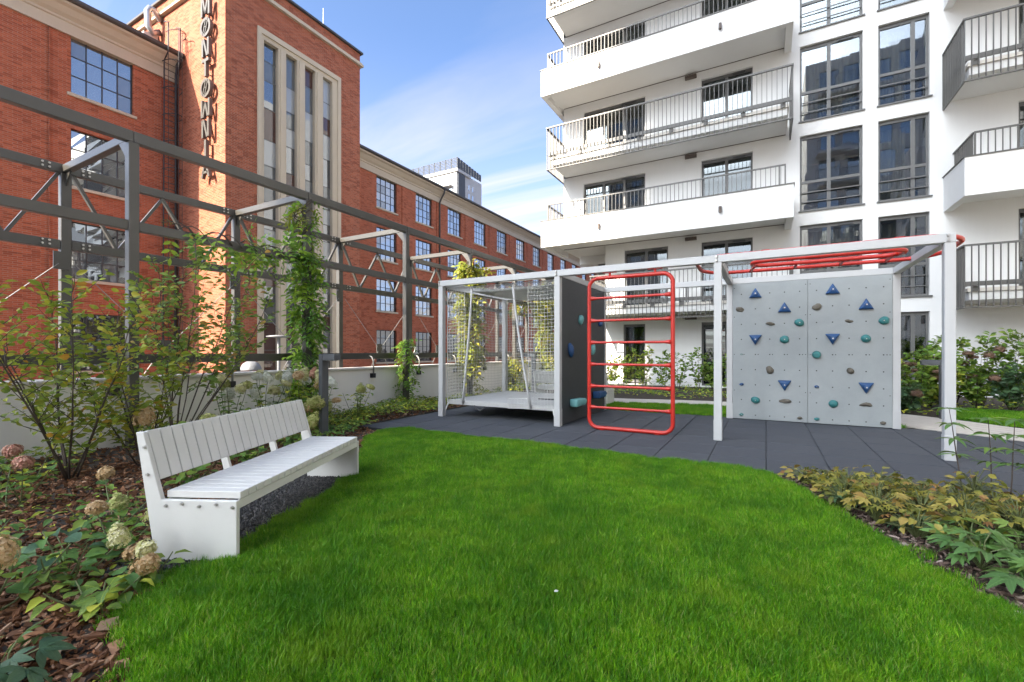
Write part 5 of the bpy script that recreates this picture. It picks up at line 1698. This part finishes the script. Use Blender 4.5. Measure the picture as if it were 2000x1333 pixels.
def woody_shrub(name, label, cat, loc, h, spread, nst, mat, geos, lsize, nparts, twigs=9, lpt=11, low=0.32, group=None, lean=(0, 0), bark='stem_bark', r0=0.0115):
    t = thing(name, loc, label, cat, group)
    L = []
    for s in range(nst):
        a = 6.283 * s / nst + rnd.uniform(-0.4, 0.4)
        b = Vector(loc) + Vector((math.cos(a), math.sin(a), 0)) * rnd.uniform(0.01, 0.06)
        tl = spread * rnd.uniform(0.45, 1.0)
        d = Vector((math.cos(a) * tl + lean[0], math.sin(a) * tl + lean[1], h * 0.8))
        hh = h * rnd.uniform(0.72, 1.04)
        P = stem_line(b, d, hh * 1.08, 9, 0.22, 0.07)
        m = MB().tube(P, [r0 * rnd.uniform(0.8, 1.1) * (1 - 0.8 * i / 9) for i in range(10)], 6)
        for q in range(twigs):
            tt = low + (1 - low) * (q + rnd.random()) / twigs
            p, dd = on_line(P, tt)
            oa = rnd.uniform(0, 6.283)
            od = Vector((math.cos(oa), math.sin(oa), rnd.uniform(0.0, 0.7)))
            tw_ = stem_line(p, od * 0.9 + dd * 0.5, h * rnd.uniform(0.13, 0.26) * (1.15 - 0.5 * tt), 4, 0.05, 0.16)
            m.tube(tw_, [0.0045, 0.004, 0.003, 0.0022, 0.0014], 4)
            for k in range(lpt):
                lp, ld_ = on_line(tw_, (k + 0.6) / lpt)
                side = ld_.cross(Vector((0, 0, 1)))
                if side.length < 0.1:
                    side = Vector((1, 0, 0))
                side.normalize()
                ldir = ld_ * 0.5 + side * (1 if k % 2 else -1) * 0.9 + Vector((0, 0, rnd.uniform(-0.35, 0.25))) + rv(0.25)
                L.append(frame_of(lp + ldir.normalized() * 0.012, ldir, Vector((0, -0.25, 0.75)) + rv(0.9), lsize * rnd.uniform(0.65, 1.2)))
        m.build('stem', bark, t, smooth=True)
    put_leaves(t, L, geos, mat, nparts)
    return t

# flower heads
def bloom_mesh(mat, nfl, elong, seed, fl=0.16):
    q = random.Random(seed)
    V, F = [], []
    for i in range(nfl):
        zt = 1 - 1.75 * (i + 0.5) / nfl
        a = i * 2.39996
        rr = math.sqrt(max(0, 1 - zt * zt)) * (1.0 if elong < 1.2 else (1 - 0.35 * zt))
        c = Vector((rr * math.cos(a), rr * math.sin(a), zt * elong)) * 0.5 * q.uniform(0.68, 1.15)
        n = Vector((c.x, c.y, c.z / elong + 0.1)).normalized()
        u = n.orthogonal().normalized()
        v = n.cross(u)
        ph = q.uniform(0, 6.28)
        for k in range(4):
            t = ph + k * math.pi / 2
            d = u * math.cos(t) + v * math.sin(t)
            e = u * -math.sin(t) + v * math.cos(t)
            s = fl * q.uniform(0.7, 1.35)
            b = len(V)
            V += [tuple(c), tuple(c + d * s * 0.6 + e * s * 0.42 + n * 0.02), tuple(c + d * s + n * q.uniform(-0.03, 0.03)), tuple(c + d * s * 0.6 - e * s * 0.42 + n * 0.02)]
            F.append((b, b + 1, b + 2, b + 3))
    me = bpy.data.meshes.new('flower_head')
    me.from_pydata(V, [], F)
    me.materials.append(MATS[mat])
    return me
BLOOM = {k: [bloom_mesh('bloom_' + k, 85, e, i + len(k), 0.17) for i, e in enumerate((0.95, 1.5, 0.7))] for k in ('white', 'cream', 'lime', 'tan', 'pink', 'rust')}

def hydrangea(label, loc, h, spread, blooms, mat='leaf_hydrangea', nst=7, lsize=0.10, nparts=60, bsize=0.13, group='hydrangeas in the beds', pairs=5, lean=(0, 0)):
    t = thing('hydrangea', loc, label, 'hydrangea', group)
    L = []
    for s in range(nst):
        a = 6.283 * s / nst + rnd.uniform(-0.35, 0.35)
        tl = spread * (0.35 + 0.65 * ((s * 0.618) % 1))
        hh = h * rnd.uniform(0.7, 1.0)
        d = Vector((math.cos(a) * tl + lean[0], math.sin(a) * tl + lean[1], hh))
        P = stem_line(Vector(loc) + rv(0.03) * Vector((1, 1, 0)).length, d, d.length, 5, 0.12, 0.08)
        for p in P:
            p.z = max(p.z, 0.0)
        MB().tube(P, [0.006, 0.006, 0.005, 0.005, 0.004, 0.003], 5).build('stem', 'stem_green', t)
        for k in range(pairs):
            lp, ld_ = on_line(P, 0.22 + 0.76 * (k + 0.5) / pairs)
            oa = rnd.uniform(0, 3.14)
            for sgn in (0, math.pi):
                ld2 = Vector((math.cos(oa + sgn), math.sin(oa + sgn), rnd.uniform(-0.15, 0.35)))
                L.append(frame_of(lp + ld2 * 0.02, ld2, Vector((0, 0, 1)) + rv(0.35), lsize * rnd.uniform(0.75, 1.2)))
        if s < len(blooms) and blooms[s]:
            me = rnd.choice(BLOOM[blooms[s]])
            tilt = Matrix.Rotation(rnd.uniform(-0.5, 0.5), 4, 'X') @ Matrix.Rotation(rnd.uniform(-0.5, 0.5), 4, 'Y')
            inst(me, 'flower_head', t, mat4=Matrix.Translation(P[-1] + Vector((0, 0, bsize * 0.4))) @ tilt @ Matrix.Diagonal((bsize * rnd.uniform(0.8, 1.2), bsize * rnd.uniform(0.8, 1.2), bsize * rnd.uniform(0.75, 1.25), 1)))
    put_leaves(t, L, BROAD, mat, nparts)
    return t

# two multi-stemmed shrubs by the wall
woody_shrub('serviceberry', 'multi-stemmed shrub with yellow green leaves left of the bench', 'shrub', (-6.2, 1.86, 0), 2.30, 1.0, 9, 'leaf_service', OV, 0.090, 300, 14, 11, 0.14, 'tall shrubs by the pergola')
woody_shrub('serviceberry', 'taller dark green multi-stemmed shrub right behind the bench back', 'shrub', (-6.75, 3.05, 0), 2.50, 1.15, 9, 'leaf_shrub', OV, 0.092, 300, 14, 12, 0.36, 'tall shrubs by the pergola', (-0.1, 0.45))
woody_shrub('serviceberry', 'smaller yellowing shrub between the two tall shrubs', 'shrub', (-6.2, 2.5, 0), 1.5, 0.8, 7, 'leaf_service', OV, 0.085, 300, 10, 9, 0.15, 'tall shrubs by the pergola')

# vines on the pergola
def vine(label, mat, runs, n, size, nparts, geos=PINN, group='vines on the pergola', rad=0.20):
    a0 = runs[0][0]
    t = thing('climbing_vine', (a0[0], a0[1], max(0, a0[2])), label, 'vine', group)
    L = []
    tot = sum((Vector(b) - Vector(a)).length * wgt for a, b, wgt in runs)
    for a, b, wgt in runs:
        a, b = Vector(a), Vector(b)
        axis = (b - a).normalized()
        m = MB()
        for k in range(3):
            ph = rnd.uniform(0, 6.28)
            u = axis.orthogonal().normalized()
            v = axis.cross(u)
            N_ = 14
            m.tube([a.lerp(b, i / N_) + (u * math.cos(ph + i * 0.9) + v * math.sin(ph + i * 0.9)) * 0.085 for i in range(N_ + 1)], 0.008, 5)
        m.build('stem', 'stem_bark', t)
        cnt = int(n * (b - a).length * wgt / tot)
        for i in range(cnt):
            f = rnd.random()
            an = rnd.uniform(0, 6.28)
            u = axis.orthogonal().normalized()
            v = axis.cross(u)
            od = u * math.cos(an) + v * math.sin(an)
            p = a.lerp(b, f) + od * rnd.uniform(0.07, 0.07 + rad * (0.55 + 0.45 * math.sin(f * 9 + an)))
            d = od + Vector((0, 0, -rnd.uniform(0.0, 0.9))) + rv(0.3)
            L.append(frame_of(p, d, od * 0.6 + Vector((0, 0, 0.7)) + rv(0.5), size * rnd.uniform(0.65, 1.2)))
    put_leaves(t, L, geos, mat, nparts)
    return t
VX, Y1 = PNX, PY0 + PB
vine('dense green climbing vine wrapped round the pergola post behind the bench', 'leaf_vine', [((VX, Y1, 0.1), (VX, Y1, 2.4), 1.15), ((VX, Y1, 2.4), (VX, Y1, 3.2), 1.4), ((VX, Y1, 3.2), (VX, Y1, 4.15), 0.35), ((VX + 0.02, Y1 - 0.1, 3.02), (VX + 0.02, Y1 - 1.15, 3.05), 0.40), ((VX + 0.02, Y1 - 1.15, 3.05), (VX + 0.02, Y1 - 2.2, 3.08), 0.12)], 520, 0.27, 300, rad=0.14)
vine('bright yellow young vine shoot at the top of the vine covered post', 'leaf_vine_sun_tint', [((VX - 0.1, Y1 - 0.05, 3.6), (VX - 0.15, Y1 - 0.08, 4.0), 1.0)], 40, 0.2, 40, rad=0.14)
Y2 = PY0 + 2 * PB
vine('thin vine with few leaves on the lower half of the third pergola post', 'leaf_vine', [((VX, Y2, 0.8), (VX, Y2, 1.6), 1.0), ((VX, Y2, 0.05), (VX, Y2, 0.8), 0.5)], 130, 0.2, 130, rad=0.14)
Y3 = PY0 + 3 * PB
vine('sunlit yellow green vine seen through the left of the net cage', 'leaf_vine_sun_tint', [((VX, Y3, 1.0), (VX, Y3, 3.9), 1.0), ((VX, Y3, 0.2), (VX, Y3, 1.0), 0.25)], 430, 0.34, 120, rad=0.26)
Y4 = PY0 + 4 * PB
vine('small sunlit vine at the foot of the post behind the net cage', 'leaf_vine_sun_tint', [((VX, Y4, 0.0), (VX, Y4, 1.1), 1.0)], 130, 0.26, 30, rad=0.24)
Y5 = PY0 + 5 * PB
vine('sunlit vine on the far pergola post next to the dark climbing board', 'leaf_vine_sun_tint', [((VX, Y5, 0.6), (VX, Y5, 4.1), 1.0), ((VX, Y5, 3.2), (VX, Y5 - 2.4, 3.1), 0.35)], 400, 0.36, 60, rad=0.28)

# hydrangeas behind and beside the bench
HB = [((-6.6, 3.65, 0), 0.84, 0.40, ['cream', 'lime', 'white', 'lime', None, 'cream', None], 'hydrangea with cream heads at the left end of the bench back'),
      ((-6.75, 4.3, 0), 0.86, 0.42, ['white', 'white', 'cream', 'cream', 'white', 'white', None], 'hydrangea with two white heads behind the middle of the bench'),
      ((-6.65, 4.8, 0), 0.90, 0.45, ['cream', 'cream', 'white', 'lime', 'cream', 'cream', 'tan'], 'hydrangea with many cream heads behind the bench'),
      ((-6.95, 5.35, 0), 0.90, 0.40, ['tan', 'white', 'cream', 'pink', 'white', 'cream', None], 'hydrangea with mixed pinkish and white heads left of the vine post'),
      ((-6.45, 5.0, 0), 0.40, 0.40, ['lime', 'tan', None, 'lime', 'cream', 'lime', None], 'low hydrangea with lime heads around the foot of the dark garden light'),
      ((-6.15, 4.45, 0), 0.45, 0.38, ['lime', 'lime', 'tan', None, 'lime', None, None], 'low hydrangea with greenish heads behind the far end of the bench'),
      ((-6.45, 5.85, 0), 0.62, 0.30, ['lime', 'lime', 'lime', None, None, None, None], 'slim hydrangea with a large olive head right of the dark garden light'),
      ((-5.45, 3.85, 0), 0.30, 0.36, ['tan', 'lime', None, 'tan', None, None, None], 'low hydrangea with tan heads under the gap of the bench back, far side'),
      ((-4.95, 3.0, 0), 0.30, 0.38, [None, 'tan', None, 'lime', 'tan', None, None], 'low hydrangea with tan heads under the gap of the bench back, middle'),
      ((-4.75, 2.25, 0), 0.34, 0.42, [None, None, 'lime', None, None, None, None], 'low leafy hydrangea under the gap of the bench back, near side'),
      ((-5.6, 2.55, 0), 0.55, 0.5, [None, 'lime', None, None, 'tan', None, None], 'broad leaved hydrangea between the shrub stems and the bench')]
for loc, h, sp, bl_, lb in HB:
    hydrangea(lb, loc, h, sp, bl_, 'leaf_cover' if loc[1] > 4.1 else 'leaf_hydrangea', nparts=70, bsize=0.15)
HF = [((-4.02, 1.42, 0), 0.30, 0.34, ['lime', None, None, 'tan', None, None, None], 'hydrangea with lime heads close beside the near bench panel', 'leaf_hydrangea', 0.12),
      ((-3.52, 1.27, 0), 0.22, 0.30, [None, 'lime', None, 'tan', None, None, None], 'low hydrangea in front of the near bench panel', 'leaf_hydrangea', 0.11),
      ((-3.0, 1.22, 0), 0.14, 0.20, ['tan', None, 'cream', 'tan', None, None, None], 'tan hydrangea heads lying over the lawn edge by the bench', 'leaf_hydrangea', 0.12),
      ((-3.35, 1.0, 0), 0.22, 0.34, [None, 'cream', None, None, None, None, None], 'leafy hydrangea with one cream head amid the left mulch', 'leaf_hydrangea', 0.12),
      ((-4.15, 0.85, 0), 0.26, 0.34, ['pink', None, None, 'pink', None, None, None], 'hydrangea with dusty pink heads at the left picture edge', 'leaf_hydrangea', 0.14),
      ((-5.45, 1.28, 0), 0.42, 0.40, ['pink', None, None, 'pink', None, None, None], 'hydrangea with pink heads below the tall left shrub', 'leaf_hydrangea', 0.15),
      ((-3.35, 0.70, 0), 0.30, 0.36, ['tan', None, None, None, 'tan', None, None], 'hydrangea with faded tan heads low at the left edge', 'leaf_hydrangea', 0.14),
      ((-2.90, 0.96, 0), 0.14, 0.24, [None, None, None, None, None, None, None], 'small yellow leaved hydrangea seedling in the left mulch', 'leaf_cover', 0.1)]
for loc, h, sp, bl_, lb, mt, bs_ in HF:
    hydrangea(lb, loc, h, sp, bl_, mt, 6, 0.092, 90, bs_ * 0.86, pairs=3)
def rosette(name, label, cat, loc, n, size, mat, geos, h, group, nparts=60, ring=1.0):
    t = thing(name, loc, label, cat, group)
    L = []
    for i in range(n):
        a = i * 2.39996 + rnd.uniform(-0.3, 0.3)
        rr = ring * size * (0.15 + 0.85 * math.sqrt((i + 0.5) / n))
        hh = h * rnd.uniform(0.5, 1.0) * (1.1 - 0.5 * (i / n))
        p = Vector(loc) + Vector((math.cos(a) * rr, math.sin(a) * rr, hh))
        MB().tube([Vector(loc), Vector(loc) + Vector((math.cos(a) * rr * 0.4, math.sin(a) * rr * 0.4, hh * 0.75)), p], 0.0035, 4).build('stem', 'stem_green', t)
        d = Vector((math.cos(a), math.sin(a), rnd.uniform(-0.25, 0.25)))
        L.append(frame_of(p, d + rv(0.3), Vector((0, 0, 1)) + rv(0.65), size * rnd.uniform(0.6, 1.2)))
    put_leaves(t, L, geos, mat, nparts)
    return t
rosette('hellebore', 'dark bluish hellebore leaves in the bottom left corner', 'plant', (-2.66, 0.60, 0), 9, 0.15, 'leaf_blue', PALM, 0.13, 'leafy perennials in the mulch')
rosette('hellebore', 'bright green seedling at the bottom edge of the mulch', 'plant', (-2.22, 0.66, 0), 7, 0.07, 'leaf_cover', OV, 0.07, 'leafy perennials in the mulch')
rosette('hellebore', 'grey green drooping leaves amid the left mulch', 'plant', (-3.55, 1.05, 0), 8, 0.14, 'leaf_blue', BROAD, 0.24, 'leafy perennials in the mulch')

# ground cover by the wall
def cover(name, poly, step, mat, geos, size, h, lab):
    t = None
    L = []
    for x, y in poly_points(poly, step):
        hh = h * (0.35 + 0.65 * rnd.random()) * (0.75 + 0.35 * math.sin(x * 3.1 + y * 2.3))
        a = rnd.uniform(0, 6.28)
        L.append(frame_of(Vector((x, y, max(0.02, hh))), Vector((math.cos(a), math.sin(a), rnd.uniform(-0.3, 0.4))), Vector((0, 0, 1)) + rv(0.5), size * rnd.uniform(0.6, 1.2)))
    V, F = [], []
    k = 0
    for i, m in enumerate(L):
        g = geos[i % len(geos)]
        a = np.array(m)
        V.append(g[0] @ a[:3, :3].T + a[:3, 3])
        F += [tuple(k + q for q in tt) for tt in g[1]]
        k += len(g[0])
    me = bpy.data.meshes.new(name)
    me.from_pydata(np.concatenate(V).tolist(), [], F)
    me.materials.append(MATS[mat])
    o = bpy.data.objects.new(name, me)
    C.objects.link(o)
    return tag(o, lab, kind='stuff')
cover('ground_cover', [(-5.7, 5.55), (-6.25, 5.75), (-6.25, 9.7), (-7.72, 9.7), (-7.72, 5.3), (-6.6, 5.1), (-5.9, 5.2)], 0.055, 'leaf_cover', OV, 0.085, 0.22, 'low yellow green ground cover along the low wall')
cover('ground_cover', [(-5.45, 4.6), (-5.75, 5.5), (-6.35, 5.7), (-6.3, 4.9), (-6.0, 4.3)], 0.05, 'leaf_hydrangea', OV, 0.075, 0.18, 'low green ground cover at the far corner of the lawn')
cover('ground_cover', [(-6.9, 0.3), (-5.9, 1.5), (-6.6, 2.2), (-7.7, 2.6), (-7.72, 0.3)], 0.075, 'leaf_cover', OV, 0.085, 0.20, 'low green ground cover at the foot of the left shrub')
cover('ground_cover', [(-6.2, 2.9), (-5.6, 3.3), (-6.2, 4.4), (-6.6, 5.6), (-7.7, 5.6), (-7.7, 2.6)], 0.07, 'leaf_cover', BROAD, 0.10, 0.42, 'leafy green ground cover behind the bench')
cover('ground_cover', [(-7.7, 10.9), (-6.3, 11.0), (-6.3, 17.5), (-7.7, 17.5)], 0.11, 'leaf_cover', OV, 0.10, 0.25, 'ground cover along the wall behind the net cage')

cover('ground_cover', [(-4.9, 0.75), (-3.2, 0.85), (-2.75, 0.98), (-3.1, 1.22), (-3.6, 1.45), (-4.6, 2.2), (-5.6, 1.6)], 0.115, 'leaf_cover', OV, 0.065, 0.13, 'scattered low bright leaves over the left mulch')
# right bed: yellowing perennials, green palmate leaves, tall stems
k_ = 0
ORD = ('first', 'second', 'third', 'fourth', 'fifth', 'sixth', 'seventh', 'eighth', 'ninth', 'tenth', 'eleventh', 'twelfth', 'thirteenth', 'fourteenth', 'fifteenth', 'sixteenth')
GOLD = [(0.34, 5.30), (0.50, 5.05), (0.68, 5.28), (0.62, 4.80), (0.86, 5.05), (1.02, 5.30), (0.84, 4.66), (1.10, 4.85), (1.30, 5.12), (1.02, 4.45), (1.30, 4.62), (1.55, 4.90), (1.55, 5.28), (1.78, 5.10), (1.80, 4.72), (1.52, 4.42), (2.0, 4.95), (2.05, 4.5), (0.56, 4.62), (0.74, 4.36), (0.92, 4.12), (1.22, 4.28)]
for i, (x, y) in enumerate(GOLD):
    back = y >= 5.0
    rank = sorted(p for p in GOLD if (p[1] >= 5.0) == back).index((x, y))
    where = 'along the tiles' if back else 'behind the green leaves'
    rosette('hosta', 'yellowing perennial in the right bed, %s from left in the row %s' % (ORD[rank], where), 'plant', (x, y, 0), 48, 0.068, 'leaf_gold', (PALM if i % 2 else BROAD), rnd.uniform(0.15, 0.31), 'yellowing perennials in the right bed', 60, 2.7)
for i, (x, y) in enumerate([(1.16, 4.02), (1.42, 4.08), (1.40, 3.72), (1.62, 3.62), (1.68, 4.0), (1.86, 4.25), (1.9, 3.8), (2.2, 4.1), (1.28, 3.45), (1.12, 3.72)]):
    rosette('anemone', 'green palmate perennial at the front of the right bed, %s from the left' % ORD[i], 'plant', (x, y, 0), 15, 0.125, 'leaf_palm', PALM, rnd.uniform(0.12, 0.22), 'green palmate perennials', 60, 1.3)
for i, (x, y, c_) in enumerate([(0.58, 4.72, 'blue green hellebore leaves left in the right bed by the mulch strip'), (0.95, 4.25, 'dark hellebore leaves between yellow and green plants of the right bed')]):
    rosette('hellebore', c_, 'plant', (x, y, 0), 12, 0.11, 'leaf_blue', PALM, 0.14, 'hellebores in the right bed')
def tall_stem(label, x, y, h, nw):
    t = thing('tall_perennial', (x, y, 0), label, 'plant', 'tall stems at the right')
    P = stem_line((x, y, 0), (rnd.uniform(-0.08, 0.08), rnd.uniform(-0.08, 0.08), 1), h, 6, 0.1, 0.03)
    MB().tube(P, [0.006, 0.006, 0.005, 0.005, 0.004, 0.003, 0.002], 6).build('stem', 'stem_bark', t)
    L = []
    for k in range(nw):
        p, d = on_line(P, 0.35 + 0.65 * (k + 0.9) / nw if k < nw - 1 else 0.99)
        for q in range(6):
            a = 6.283 * q / 6 + k
            L.append(frame_of(p, Vector((math.cos(a), math.sin(a), rnd.uniform(0.0, 0.35))), Vector((0, 0, 1)) + rv(0.15), 0.125 * rnd.uniform(0.8, 1.15)))
    put_leaves(t, L, NARROW, 'leaf_palm', 80)
tall_stem('slim tall perennial, leftmost of four stems before the right play post', 1.50, 5.35, 0.80, 4)
tall_stem('slim tall perennial with drooping whorls, second of four from the left', 1.66, 5.30, 0.72, 4)
tall_stem('slim tall perennial with drooping whorls, third of four from the left', 1.74, 5.22, 0.74, 4)
tall_stem('slim tall perennial, rightmost of four stems before the right play post', 1.90, 5.20, 0.74, 4)

# hedge and shrubs before the white building
for i in range(11):
    x = -5.45 + i * 0.58 + rnd.uniform(-0.08, 0.08)
    y = 16.15 + rnd.uniform(-0.25, 0.2)
    lab = '%s shrub, %s from the left in the row before the white house' % ('pale green young' if i < 4 else 'thin dark leaved' if i < 8 else 'full green', ORD[i])
    woody_shrub('garden_shrub', lab, 'shrub', (x, y, 0), rnd.uniform(1.0, 1.5), 0.35, 5, 'leaf_hedge_pale' if i < 4 else 'leaf_hedge', OV, 0.12, 0, 7, 7 if 4 <= i < 8 else 10, 0.12, 'shrubs before the white house, ' + ('left' if i < 4 else 'middle' if i < 8 else 'right'), r0=0.008)
cover('hedge', [(-5.6, 14.9), (1.2, 15.1), (1.2, 15.6), (-5.6, 15.4)], 0.07, 'leaf_hedge', OV, 0.08, 0.42, 'low clipped hedge before the white house')
cover('ground_cover', [(-5.6, 12.7), (-3.3, 12.8), (-1.0, 12.95), (1.3, 12.7), (1.2, 14.9), (-5.6, 14.8)], 0.11, 'leaf_cover', OV, 0.10, 0.20, 'ground cover strip between pale path and hedge')
RS = [(2.55, 13.6, 1.15, 'leaf_hedge_pale'), (2.95, 13.2, 1.0, 'leaf_hedge'), (2.6, 12.5, 0.55, 'leaf_blue'), (3.4, 14.2, 1.35, 'leaf_hedge'), (3.9, 14.5, 1.3, 'leaf_hedge'), (4.4, 14.6, 1.4, 'leaf_hedge'), (4.9, 14.5, 1.35, 'leaf_hedge'), (5.3, 14.3, 1.4, 'leaf_hedge'), (5.8, 14.2, 1.4, 'leaf_hedge_pale'), (6.3, 14.0, 1.3, 'leaf_hedge'), (4.15, 14.1, 0.95, 'leaf_hedge'), (4.7, 14.0, 0.9, 'leaf_blue'), (5.1, 13.8, 0.9, 'leaf_hedge'), (3.55, 13.9, 0.85, 'leaf_hedge_pale'), (5.6, 13.7, 0.9, 'leaf_hedge')]
for i, (x, y, h, mt) in enumerate(RS):
    lab = '%s shrub with rusty heads between climbing wall and right play post' % ('tall pale green', 'dark green', 'low blue green')[i] if i < 3 else '%s garden shrub right of the play post, %s from the left in the %s row' % ('low' if h < 1 else 'tall', ORD[sorted(q for q in RS[3:] if (q[2] < 1) == (h < 1)).index(RS[i])], 'front' if h < 1 else 'back')
    t = woody_shrub('garden_shrub', lab, 'shrub', (x, y, 0), h * 1.12, 0.38, 7, mt, OV, 0.125, 0, 8, 9, 0.06, 'shrubs right of the climbing wall' if i < 3 else 'shrub row right of the play post', r0=0.008)
    for q in range(4 if i in (0, 1, 3, 5, 8, 13) else 1):
        a = rnd.uniform(0, 6.28)
        inst(rnd.choice(BLOOM['rust']), 'flower_head', t, mat4=Matrix.Translation((x + 0.32 * math.cos(a), y + 0.3 * math.sin(a) - 0.1, h * rnd.uniform(0.72, 1.0))) @ Matrix.Diagonal((0.20, 0.20, 0.11, 1)))
cover('ground_cover', [(2.2, 12.4), (2.75, 11.85), (3.0, 12.3), (3.2, 13.6), (6.5, 13.35), (6.5, 13.7), (2.3, 14.6)], 0.10, 'leaf_cover', OV, 0.10, 0.22, 'low plants at the foot of the right shrubs')
wf = thing('wire_fence', (-2, 16.7, 0), 'thin dark wire fence standing among the shrubs before the white house', 'fence')
for i in range(6):
    x = -5.5 + i * 1.35
    MB().box(x - 0.02, x + 0.02, 16.68, 16.72, -0.02, 1.15).build('post', 'railing_paint', wf)
for k in range(3):
    MB().bar((-5.5, 16.7, 0.2 + k * 0.42), (1.25, 16.7, 0.2 + k * 0.42), 0.005, 0.005).build('wire', 'railing_paint', wf)
# a fallen pale leaf and a feather on the lawn
fl = thing('fallen_leaf', (-0.95, 2.15, 0.06), 'single pale fallen leaf on the lawn', 'leaf')
put_leaves(fl, [frame_of(Vector((-0.95, 2.15, 0.062)), Vector((0.5, 0.6, 0.1)), Vector((0.2, -0.3, 1)), 0.028)], OV[:1], 'bloom_white', 5, 'blade')
